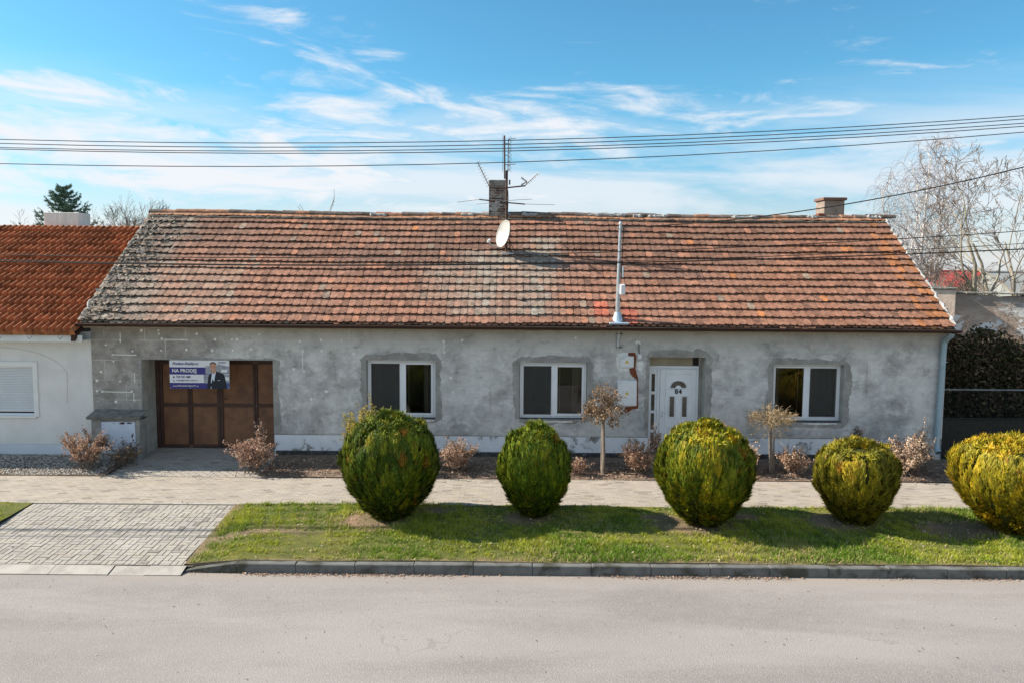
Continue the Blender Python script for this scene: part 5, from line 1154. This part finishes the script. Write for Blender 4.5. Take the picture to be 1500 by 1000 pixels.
thuja('smallest olive gold thuja with a flattish top, narrowing towards the ground', 6.72, -4.22, 0.77, 1.64, ((.12, .115, .010), (.28, .25, .014), (.48, .34, .022), (.32, .17, .02), .36, .0), 31000, 4, 2.7, .60)
thuja('broad golden yellow thuja cut by the frame edge, farthest from the driveway', 9.62, -4.55, 1.15, 1.80, ((.16, .145, .010), (.38, .31, .012), (.60, .38, .016), (.42, .20, .02), .36, .12), 46000, 5, 2.9, .58)

# ------------------------------------------------------------------ dry shrubs in the bed
def shrub(label, cx, cy, r, h, pal, nst, nlf, seed, upright=.5, lsize=(.017, .033), tips=False, green=0.):
    rg = np.random.default_rng(seed); z0 = float(bedz(np.array(cx), np.array(cy)))
    t = thing('dry_shrub', label, 'shrub', (cx, cy, z0), 'dry shrubs in the bed by the wall'); m = MB(); A = []; DD = []
    for i in range(nst):
        a = rg.uniform(0, 6.28); sp = r*math.sqrt(rg.uniform(0, 1))*(1-upright*.35); hh = h*rg.uniform(.6, 1.05)*(1-.35*(sp/r)**2); b = np.array([cx+rg.normal(0, .05+.18*r), cy+rg.normal(0, .05+.12*r), z0-.02])
        e = np.array([cx+sp*math.cos(a), cy+sp*math.sin(a)*.8, z0+hh]); q = [b+(e-b)*s+np.array([0, 0, .1*h*math.sin(s*3.14)])+rg.normal(0, .012, 3)*(s > 0) for s in np.linspace(0, 1, 6)]
        m.tube(q, [.007, .006, .005, .0045, .004, .003], 4)
        for k in range(int(rg.integers(2, 5))):
            s = rg.integers(2, 6); w = q[s]+np.array([rg.normal(0, .10*r+.03), rg.normal(0, .08*r+.03), abs(rg.normal(.08, .06))]); m.tube([q[s-1], (q[s-1]+w)/2+rg.normal(0, .01, 3), w], [.004, .0035, .0025], 3); A.append(w); DD.append(norm(w-q[s-1]))
            A.append((q[s-1]+w)/2); DD.append(norm(w-q[s-1]))
        for s in (2, 3, 4, 5): A.append(q[s]); DD.append(norm(e-b))
    m.build('stems', M['twig'], t)
    A = np.array(A); DD = np.array(DD); i = rg.integers(0, len(A), nlf); n = nlf
    c = A[i]+DD[i]*rg.uniform(-.09, .05, (n, 1))+rg.normal(0, .022, (n, 3)); L = rg.uniform(*lsize, n)[:, None]
    u = norm(rg.normal(0, 1, (n, 3))+DD[i]*.6); v = norm(np.cross(u, rg.normal(0, 1, (n, 3)))); w = np.cross(u, v)*L*.35
    V = np.stack([c-u*L, c-v*L*.55+w, c+u*L, c+u*L*.0-u*L*0+w*-.2, c-u*L, c+w*-.2, c+u*L, c+v*L*.55+w], 1).reshape(-1, 3)
    C = np.minimum(np.array(pal)[rg.integers(0, len(pal), n)]*rg.uniform(.6, 1.3, (n, 1)), .9)
    if green: C = np.where((rg.uniform(0, 1, n) < green)[:, None], np.array([.20, .24, .05])*rg.uniform(.7, 1.2, (n, 1)), C)
    V[:, 2] = np.maximum(V[:, 2], z0+.0)
    link('leaves', np_mesh('leaves', V, 4, np.repeat(C, 8, 0)), M['leaf'], t); return t
TAN = [(.55, .36, .25), (.45, .27, .18), (.65, .48, .36), (.36, .20, .13)]; RED = [(.50, .30, .21), (.62, .42, .31), (.36, .20, .14), (.70, .53, .41)]; PALE = [(.74, .54, .39), (.62, .43, .29), (.80, .63, .49), (.50, .32, .20)]; GOLD = [(.66, .49, .11), (.58, .43, .08), (.70, .55, .2), (.42, .39, .07)]
shrub('brown leaved dry shrub sprawling before the meter cabinet', -10.05, -1.17, .75, .86, TAN, 34, 3360, 11, .3)
shrub('dark leafless low shrub with few leaves under the white cabinet door', -9.35, -0.87, .62, .52, [(.16, .12, .08), (.22, .16, .10)], 26, 672, 12, .2)
shrub('reddish dry shrub with a tall spike at the right edge of the garage gate', -6.08, -1.24, .68, .80, RED, 34, 3200, 13, .5)
shrub('thin straight twigged dry spike rising beside the gate frame', -6.05, -.85, .22, 1.18, RED, 9, 512, 14, .9)
shrub('tall yellow leaved shrub peeping out behind the big dark green thuja', -3.50, -1.15, .66, 1.50, GOLD, 34, 3680, 15, .55, green=.2)
shrub('thin upright yellow shoots in front of the left window sash', -3.30, -1.05, .3, 1.82, GOLD, 10, 672, 16, .8, green=.3)
shrub('pinkish dry shrub with pale flower heads left of the egg shaped thuja', -1.25, -1.12, .56, .72, RED+PALE, 34, 3040, 17, .6)
shrub('small low brown shrub tucked right of the egg shaped thuja', 1.55, -1.27, .30, .38, TAN, 14, 672, 18, .4)
shrub('bushy brown dry shrub at the left foot of the white door', 3.02, -1.12, .50, .78, TAN, 32, 2720, 19, .5)
shrub('tall thin dry stalks by the door sidelight', 3.52, -0.85, .2, 1.05, TAN, 10, 416, 20, .9)
shrub('pale dry shrub between the round door thuja and the flat topped little tree', 5.55, -1.12, .46, .76, PALE, 28, 2080, 21, .5)
shrub('tan dry shrub right of the flat topped little tree', 6.72, -1.17, .50, .62, PALE+TAN, 30, 2400, 22, .5)
shrub('dark twiggy upright conifer stub against the grey wall', 8.35, -0.85, .25, 1.12, [(.12, .075, .045), (.16, .10, .06), (.09, .06, .04)], 26, 1440, 23, .9, (.012, .024))
shrub('big pale straw coloured dry shrub near the zinc downpipe', 9.35, -1.12, .78, .92, PALE, 46, 4640, 24, .5)
shrub('few tall bare straw stalks beside the downpipe foot', 9.95, -0.85, .28, 1.12, PALE, 12, 416, 25, .9)

# ------------------------------------------------------------------ bare branching
def branches(base, direc, length, rad, rg, levels, spread, droop=0., nsub=(3, 5), taper=.62, wob=.12, out=None, lev=0, seg=5, lift=0., start=.3):
    if out is None: out = []
    p = np.array(base, float); d = norm(np.array(direc, float)); pts = [p.copy()]; dirs = [d.copy()]
    for i in range(seg):
        d = norm(d+rg.normal(0, wob, 3)+np.array([0, 0, lift-droop*(i+1)/seg])); p = p+d*length/seg; pts.append(p.copy()); dirs.append(d.copy())
    out.append((lev, pts, [rad*(1-.72*i/seg) for i in range(seg+1)]))
    if lev < levels:
        n = int(rg.integers(nsub[0], nsub[1]+1))
        for k in range(n):
            s = start+(1-start)*(k+rg.uniform(.2, .8))/n; j = min(int(s*seg), seg-1); f = s*seg-j; b = pts[j]*(1-f)+pts[j+1]*f
            o = rg.normal(0, 1, 3); o -= dirs[j]*o.dot(dirs[j]); nd = norm(dirs[j]+norm(o)*spread*rg.uniform(.6, 1.3))
            branches(b, nd, length*taper*rg.uniform(.7, 1.15)*(1.1-.35*s), max(rad*(1-.7*s)*.62, .004), rg, levels, spread, droop*1.5, nsub, taper, wob*1.15, out, lev+1, max(3, seg-1), lift, start)
    return out
def tubes(name, segs, mt, parent, rmin, sides=(6, 4, 3, 3, 3, 3)):
    m = MB()
    for lev, pts, rads in segs: m.tube([Vector(p) for p in pts], [max(q, rmin) for q in rads], sides[lev], caps=False)
    return m.build(name, mt, parent)
# two standard trees in the bed
t = thing('standard_tree', 'ball headed little tree full of brown dry leaves before the middle window', 'small tree', (2.19, -1.12, .05), 'small trees in the bed')
rg = np.random.default_rng(31); zt = P(878, 590, -1.12).z; x0 = 2.19; m = MB()
m.tube([(x0, -1.12, 0), (x0+.012, -1.12, .5), (x0-.01, -1.12, zt-.45), (x0, -1.12, zt+.25)], [.046, .038, .034, .012], 8); m.tube([(x0-.04, -1.09, 0), (x0-.035, -1.09, zt-.5)], .016, 6, 1); m.build('trunk', [M['bark'], M['stake']], t)
segs = []; tips = []
for i in range(46):
    d = norm(rg.normal(0, 1, 3)*np.array([1, 1, .75])+np.array([0, 0, .1])); segs += branches((x0, -1.12, zt-.32+.35*rg.uniform()), d, rg.uniform(.30, .5), .008, rg, 2, .7, .05, (2, 4), .6, .18, None, 0, 4, .05)
tubes('twigs', segs, M['twig'], t, .0028, (4, 3, 3, 3)); tips = np.array([p for l, ps, _ in segs for p in ps[1:]])
n = 2600; i = rg.integers(0, len(tips), n); c = tips[i]+rg.normal(0, .028, (n, 3)); L = rg.uniform(.016, .032, n)[:, None]; u = norm(rg.normal(0, 1, (n, 3))); v = norm(np.cross(u, rg.normal(0, 1, (n, 3))))
V = np.stack([c-u*L, c-v*L*.6, c+u*L, c+v*L*.6], 1).reshape(-1, 3); C = np.array([(.36, .24, .13), (.28, .17, .09), (.46, .33, .20), (.22, .13, .075)])[rg.integers(0, 4, n)]*rg.uniform(.6, 1.2, (n, 1))
link('crown', np_mesh('crown', V, 4, np.repeat(C, 4, 0)), M['leaf'], t)
q = P(1129, 610, -1.0); x0, zt = q.x, q.z
t = thing('standard_tree', 'flat umbrella headed little tree with straw twigs before the right hand window', 'small tree', (x0, -1.0, .05), 'small trees in the bed')
rg = np.random.default_rng(32); m = MB(); m.tube([(x0+.06, -1, 0), (x0+.05, -1, .4), (x0+.0, -1, zt-.3), (x0+.02, -1, zt+.12)], [.045, .04, .034, .02], 8); m.tube([(x0+.13, -.97, 0), (x0+.10, -.98, zt-.42)], .018, 6, 1); m.tube([(x0+.02, -1.03, 0), (x0-.03, -1.02, zt-.35)], .015, 6, 1); m.build('trunk', [M['bark'], M['stake']], t)
segs = []
for i in range(260):
    a = rg.uniform(0, 6.28); q = math.sqrt(rg.uniform(0, 1))*.44; b = (x0+q*math.cos(a), -1+q*math.sin(a), zt+.12*(1-(q/.44)**2)+rg.uniform(-.16, .08))
    if i < 40: b = (x0, -1, zt-.15+rg.uniform(-.05, .1))
    segs += branches(b, (math.cos(a)*.8+rg.normal(0, .5), math.sin(a)*.8+rg.normal(0, .5), rg.normal(.1, .45)), rg.uniform(.12, .26) if i >= 40 else rg.uniform(.4, .58), .005 if i >= 40 else .008, rg, 1, .8, .10, (2, 4), .65, .22, None, 0, 5, 0.)
tubes('twigs', segs, mat('straw_twig', (.28, .20, .11), (.38, .29, .17), 12, .95), t, .0032, (3, 3, 3)); tips = np.array([p for l, ps, _ in segs for p in ps[2:]])
n = 900; i = rg.integers(0, len(tips), n); c = tips[i]+rg.normal(0, .015, (n, 3)); L = rg.uniform(.010, .022, n)[:, None]; u = norm(rg.normal(0, 1, (n, 3))+np.array([0, 0, -.5])); v = norm(np.cross(u, rg.normal(0, 1, (n, 3))))
V = np.stack([c-u*L, c-v*L*.5, c+u*L, c+v*L*.5], 1).reshape(-1, 3); C = np.array([(.34, .24, .13), (.26, .17, .09), (.42, .33, .2)])[rg.integers(0, 3, n)]*rg.uniform(.6, 1.2, (n, 1))
link('crown', np_mesh('crown', V, 4, np.repeat(C, 4, 0)), M['leaf'], t)

# ------------------------------------------------------------------ beyond the house
def bare_tree(label, x, y, h, r, mt, mt2, seed, levels=4, spread=.75, droop=0., nsub=(3, 5), trunk=.3, stems=1, rmin=.010, taper=.66, lean=.1, name='bare_tree', lift=.03, wob=.12, grp='bare trees beyond the houses', start=.3):
    rg = np.random.default_rng(seed); t = thing(name, label, 'tree', (x, y, 0), grp); segs = []
    for s in range(stems):
        a = rg.uniform(0, 6.28)+6.28*s/stems; segs += branches((x+.2*math.cos(a)*(stems > 1), y+.2*math.sin(a)*(stems > 1), 0), (math.cos(a)*lean, math.sin(a)*lean*.6, 1), h*(.62 if droop == 0 else .8)*rg.uniform(.85, 1.05), r, rg, levels, spread, droop, nsub, taper, wob, None, 0, 7, lift, start)
    tubes('trunk', [s for s in segs if s[0] <= 1], mt, t, rmin, (7, 5)); tubes('crown', [s for s in segs if s[0] > 1], mt2, t, rmin); return t
def birch(label, x, y, h, seed):
    rg = np.random.default_rng(seed); t = thing('birch_tree', label, 'tree', (x, y, 0), 'bare trees beyond the houses'); lo = []; hi = []
    for (dx, hh, ln) in ((0, 1., .02), (-1.0, .84, -.17), (1.1, .93, .16), (-.5, .70, -.30), (.6, .74, .30), (.3, .88, .07)):
        s = branches((x+dx*.3, y+rg.normal(0, .3), 0), (ln, rg.normal(0, .08), 1), h*hh, .12, rg, 0, .4, 0, (1, 1), .5, .07, None, 0, 11, .03)[0]; s = (0, s[1], [.12*(1-.93*q/11) for q in range(12)]); lo.append(s)
        for k in range(26):
            f = .26+.73*(k/26)+rg.uniform(-.015, .015); j = min(int(f*11), 10); b = s[1][j]+(s[1][j+1]-s[1][j])*(f*11-j); a = rg.uniform(0, 6.28)
            br = branches(b, (math.cos(a)*.7, math.sin(a)*.7, 1.0), h*.19*(1.3-.65*f)*rg.uniform(.8, 1.25), .042*(1.15-f*.7), rg, 1, .6, .05, (2, 4), .7, .10, None, 1, 6, .03)
            for q in br:
                if q[0] == 1: lo.append(q)
                else: hi.append(q)
                for p in q[1][2:]:
                    for _ in range(3): hi.append(branches(p, (rg.normal(0, .6), rg.normal(0, .6), .3), rg.uniform(.5, 1.25), .0055, rg, 0, 0, .75, (0, 0), .5, .13, None, 3, 6)[0])
    tubes('trunk', lo, M['birch'], t, .012, (8, 5)); tubes('crown', [(min(l, 3), p, r) for l, p, r in hi], M['birchtwig'], t, .0055, (6, 4, 3, 3))
    return t
birch('tall white stemmed birch with drooping bare twigs behind the roof end', P(1340, 400, 18).x, 18, 11.0, 42)
bx_ = P(1462, 430, 11)
def walnut(label, x, y, h, seed, lean, stems=3, z0=0):
    rg = np.random.default_rng(seed); t = thing('walnut_tree', label, 'tree', (x, y, 0), 'bare trees beyond the houses'); segs = []
    for s in range(stems):
        a = (s/(max(stems-1, 1))-.5)*1.3+lean; tr = branches((x+.25*(s-1), y+rg.normal(0, .2), 0), (math.sin(a)*.35, rg.normal(0, .1), 1), h*.66, .17-.03*s, rg, 5, .8, 0, (3, 4), .66, .13, None, 0, 7, .05, .40); segs += tr
    tubes('trunk', [s for s in segs if s[0] <= 1], M['walnut'], t, .02, (8, 6)); tubes('crown', [s for s in segs if s[0] > 1], M['twig'], t, .008); return t
walnut('wide spreading bare walnut with yellowish trunks behind the peeling wall', bx_.x, 11, 9.3, 51, .0)
walnut('slimmer bare walnut leaning over the peeling wall nearer the roof end', P(1430, 430, 12).x, 12.5, 5.6, 57, .1, 2)
bare_tree('bare brown scrub tree low between the birch and the walnuts', P(1392, 420, 16).x, 16, 4.3, .07, M['twig'], M['twig'], 61, 4, .7, 0, (3, 5), stems=3, lean=.25)
bare_tree('bare twiggy tree showing between the orange roof and the old roof', P(178, 332, 20).x, 20, 8.7, .12, M['twig'], M['twig'], 71, 4, .55, 0, (5, 6), stems=3, lean=.16, rmin=.006)
bare_tree('bare bushy tree half hidden by the left end of the old roof', P(208, 332, 21).x, 21, 8.4, .12, M['twig'], M['twig'], 72, 4, .6, 0, (5, 6), stems=3, lean=.22, rmin=.006)
bare_tree('dark bare tree left of the spruce above the orange ridge', P(6, 332, 26).x, 26, 8.3, .13, M['bark'], M['twig'], 73, 4, .75, 0, (4, 5), stems=3, lean=.2, rmin=.008)
bare_tree('faint bare tree between the spruce and the edge of the picture', P(30, 332, 28).x, 28, 8.1, .12, M['bark'], M['twig'], 74, 4, .7, 0, (3, 5), stems=3, lean=.2, rmin=.007)
bare_tree('small bare twig tip poking over the tiled ridge, nearer the left end', P(413, 310, 22).x, 22, 8.6, .10, M['twig'], M['twig'], 75, 3, .5, 0, (3, 4), lean=.03, rmin=.012)
bare_tree('small bare twig tip poking over the tiled ridge, nearer the chimney', P(442, 310, 23).x, 23, 8.8, .10, M['twig'], M['twig'], 76, 3, .5, 0, (3, 4), lean=.03, rmin=.012)
# spruce
q = P(94, 275, 25); sx, sy, sh = q.x, 25, q.z; t = thing('spruce_tree', 'dark blue green spruce top rising behind the grey chimney', 'tree', (sx, sy, 0)); rg = np.random.default_rng(81)
m = MB(); m.tube([(sx, sy, 0), (sx, sy, sh*.6), (sx, sy, sh-.1)], [.2, .1, .012], 7); A = []; D = []
z = sh-.06
while z > 2.5:
    nb_ = 6; fall = sh-z
    for k in range(nb_):
        a = rg.uniform(0, 6.28); L = min((.30+.62*fall**.9)*rg.uniform(.75, 1.15), 3.6); b = np.array([sx, sy, z+rg.normal(0, .05)]); o = np.array([math.cos(a), math.sin(a), 0]); pts = []
        for s in np.linspace(0, 1, 7): pts.append(b+o*L*s+np.array([0, 0, L*(.10*s-.34*s*(1-s)*1.6+.20*s**3*1.5)]))
        m.tube([Vector(p) for p in pts], [.02, .017, .014, .012, .01, .007, .004], 4)
        for s in range(6):
            for w in range(int(3+L*4)):
                f = rg.uniform(); A.append(pts[s]*(1-f)+pts[s+1]*f); D.append(norm(pts[s+1]-pts[s]+np.array([0, 0, .02])))
            if s > 0:
                side = np.cross(o, [0, 0, 1.]); l2 = L*.34*(1-.1*s)
                for sg in (-1, 1):
                    e = pts[s]+(o*.6+side*sg*.8)*l2+np.array([0, 0, .12*l2]); m.tube([Vector(pts[s]), Vector(e)], [.008, .004], 3)
                    for w in range(int(4+l2*14)): f = rg.uniform(); A.append(pts[s]*(1-f)+e*f); D.append(norm(e-pts[s]))
    z -= .24 if fall < 3 else .34
m.build('trunk', M['bark'], t); A = np.array(A); D = np.array(D); A = np.repeat(A, 4, 0); D = np.repeat(D, 4, 0); n = len(A)
u = norm(D*.8+rg.normal(0, .6, (n, 3))+np.array([0, 0, .25])); v = norm(np.cross(u, rg.normal(0, 1, (n, 3)))); L = rg.uniform(.07, .15, n)[:, None]
V = np.stack([A-v*.013, A+v*.013, A+u*L+v*.006, A+u*L-v*.006], 1).reshape(-1, 3); C = np.ones((n, 3))*rg.uniform(.6, 1.4, (n, 1)); link('crown', np_mesh('needles', V, 4, np.repeat(C, 4, 0)), M['needle'], t)

# yard on the right: peeling wall, hedge, steel fence
x0 = P(1396, 440, 7).x; zt = P(1450, 432, 7).z
t = thing('yard_wall', 'tall old yard wall with peeling whitewash and bare brown plaster behind the hedge', 'wall', (x0+6, 7, 0))
m = MB(); nn = 60; top = [(x0+18*i/nn, zt+.05*math.sin(i*.9)+random.uniform(-.04, .03)) for i in range(nn+1)]; m.prism([(x0, 0)]+[(x0+18, 0)]+top[::-1], 7, 7.4); m.build('masonry', M['peel'], t)
ORG[t.name] = Vector((x0+6, 7, 0)); YW = t
m = MB(); x = x0
while x < x0+18: L = random.uniform(.22, .45); m.box(x, x+L-.01, 6.93+random.uniform(-.04, .03), 7.45, zt+.03, zt+.085+random.uniform(-.02, .03), bev=.012); x += L
m.build('coping', M['cap'], t)
pv = Vector((x0, 7, 0)); YW.rotation_euler.z = -R_(15); YW.location = pv+Matrix.Rotation(-R_(15), 3, 'Z') @ Vector((6, 0, 0))
t = thing('wall_pier', 'cream plastered brick pier between the roof end and the peeling wall', 'pier', (x0-.6, 7, 0)); m = MB(); zp = P(1382, 424, 7).z
m.box(x0-1.25, x0-.004, 6.95, 7.5, 0, zp, bev=.02); m.build('masonry', mat('cream_plaster', (.78, .63, .50), (.62, .46, .36), 2.5, .95, bs_=.5, bscale=15, bdist=.02), t); m = MB(); m.box(x0-1.3, x0+.03, 6.9, 7.55, zp+.002, zp+.07, bev=.015); m.build('coping', M['cap'], t)
t.rotation_euler.z = -R_(18)
def hedge(label, x0, x1, y0, y1, h, n, seed, lightspots=False):
    rg = np.random.default_rng(seed); t = thing('hedge', label, 'hedge', ((x0+x1)/2, (y0+y1)/2, 0)); x = rg.uniform(x0, x1, n); y = y0+(y1-y0)*rg.uniform(0, 1, n)**1.8; top = h*(1+.22*lumps(x*.9, y*.9, 1, seed)+.12*lumps(x*3, y*3, 1, seed+7)); z = top*(1-rg.uniform(0, 1, n)**1.35*.98); ragged = (z > top*.86) & (rg.uniform(0, 1, n) < .55); z = np.where(ragged, z*rg.uniform(.3, 1.06, n), z)
    y = y+.25*lumps(x*1.3, z*1.3, 1, seed+1); c = np.stack([x, y, z], -1); L = rg.uniform(.035, .075, n)[:, None]; u = norm(rg.normal(0, 1, (n, 3))); v = norm(np.cross(u, rg.normal(0, 1, (n, 3))))
    V = np.stack([c-u*L, c-v*L*.6, c+u*L, c+v*L*.6], 1).reshape(-1, 3); C = np.array([(.05, .058, .026), (.08, .07, .035), (.13, .09, .055), (.17, .125, .085)])[rg.integers(0, 4, n)]*rg.uniform(.5, 1.3, (n, 1))
    s = (rg.uniform(0, 1, n) < .012)[:, None]; C = np.where(s, np.array([.30, .30, .12]), C)
    link('leaves', np_mesh('hedge', V, 4, np.repeat(C, 4, 0)), M['hedge'], t); m = MB()
    for k in range(260):
        xx = rg.uniform(x0, x1); yy = rg.uniform(y0-.15, y1); p = [np.array([xx, yy, 0])]
        for j in range(5): p.append(p[-1]+np.array([rg.normal(0, .16), rg.normal(0, .1), h*rg.uniform(.16, .25)]))
        m.tube([Vector(q) for q in p], [.014, .012, .010, .008, .006, .004], 4)
    m.build('stems', mat('hedge_stem', (.07, .05, .035), (.04, .03, .022), 8, .95), t)
hedge('dense dark overgrown hedge in the shade between the fence and the peeling wall', 11.25, 22, 2.2, 4.2, 2.7, 52000, 91)
fx0, fx1, fy = 10.98, 19.2, .45
t = thing('yard_fence', 'dark steel yard fence with two thin rails beside the house corner', 'fence', ((fx0+fx1)/2, fy, 0))
zr1, zr2 = P(1440, 570, fy).z, P(1440, 612, fy).z
for i, x in enumerate((fx0+.03, 13.7, 16.4, 19.1)): m = MB(); m.box(x-.035, x+.035, fy-.035, fy+.035, 0, zr1+.12, bev=.006); m.build('post', M['fence'], t)
m = MB(); m.tube([(fx0+.07, fy-.045, zr1), (fx1, fy-.045, zr1)], .021, 7); m.build('rail', M['rail'], t); m = MB(); m.tube([(fx0+.07, fy-.045, zr2), (fx1, fy-.045, zr2)], .018, 7); m.build('rail', M['fence'], t)
m = MB(); m.box(fx0+.07, fx1, fy-.005, fy+.005, .05, zr2-.03); m.build('sheet_panel', M['fence'], t)
m = MB(); x = fx0+.1
while x < fx1: m.tube([(x, fy, zr2-.03), (x, fy, zr1)], .0035, 3, caps=False); x += .06
z = zr2+.03
while z < zr1: m.tube([(fx0+.07, fy+.008, z), (fx1, fy+.008, z)], .003, 3, caps=False); z += .06
m.build('wire_mesh', M['fence'], t)
# far roofs
def far_house(label, x0, x1, y, ze, zr, dep, roofm, wallm):
    t = thing('far_house', label, 'house', ((x0+x1)/2, y, 0), 'far roofs behind the trees'); m = MB(); m.box(x0+.2, x1-.2, y, y+dep, 0, ze); m.build('wall', wallm, t)
    m = MB(); ym = y+dep/2; m.add([(x0, y-.4, ze-.05), (x1, y-.4, ze-.05), (x1, ym, zr), (x0, ym, zr), (x1, y+dep+.4, ze-.05), (x0, y+dep+.4, ze-.05), (x0, y-.4, ze-.15), (x1, y-.4, ze-.15)], [(0, 1, 2, 3), (3, 2, 4, 5), (6, 7, 1, 0)])
    m.add([(x0+.2, y, ze), (x0+.2, y+dep, ze), (x0+.2, ym, zr-.1)], [(0, 2, 1)]); m.add([(x1-.2, y, ze), (x1-.2, y+dep, ze), (x1-.2, ym, zr-.1)], [(0, 1, 2)])
    k = m.build('roof', roofm, t); m = MB(); m.tube([(x0, ym, zr+.02), (x1, ym, zr+.02)], .09, 6); m.build('ridge', roofm, k)
    m = MB()
    for x in np.arange(x0+1.5, x1-1.2, 2.6): m.box(x, x+.9, y-.03, y-.002, ze-1.7, ze-.5)
    m.build('window', M['dark'], t)
a, b = P(1378, 396, 42), P(1474, 428, 40); far_house('red sheet metal roof glowing far behind the walnut trunks', a.x, b.x, 40, b.z-.3, a.z-.1, 7, M['redroof'], M['pinkwall'])
a, b = P(1440, 396, 31), P(1560, 430, 28); far_house('dull grey roof far behind the wall at the picture edge', a.x+.4, b.x+2, 28, b.z-.3, a.z-.15, 7, M['greyroof'], M['pinkwall'])
def shrub_far(label, px, py, y, h, seed): bare_tree(label, P(px, py, y).x, y, h, .04, M['twig'], M['twig'], seed, 4, .8, 0, (4, 5), stems=5, lean=.5, name='bare_shrub', grp='bare scrub behind the yard wall')
for q in ((1412, 5.6, 3.7, 101), (1452, 5.2, 3.5, 102), (1490, 5.5, 3.8, 103)):
    bare_tree({101: 'tangled brown scrub before the peeling wall, nearest the roof corner', 102: 'tangled brown scrub before the peeling wall, between its two neighbours', 103: 'tangled brown scrub before the peeling wall, at the picture edge'}[q[3]], P(q[0], 500, q[1]).x, q[1], q[2], .022, mat('scrub_twig', (.11, .075, .05), (.16, .115, .08), 8, .95), M['twig'], q[3], 4, .8, 0, (4, 6), stems=6, lean=.55, name='bare_shrub', grp='bare scrub before the yard wall', rmin=.005, wob=.2)
shrub_far('bare tan scrub bush right behind the cream pier', 1392, 420, 14, 4.6, 95)
shrub_far('bare scrub bush below the red far roof', 1425, 425, 13.5, 4.5, 96)
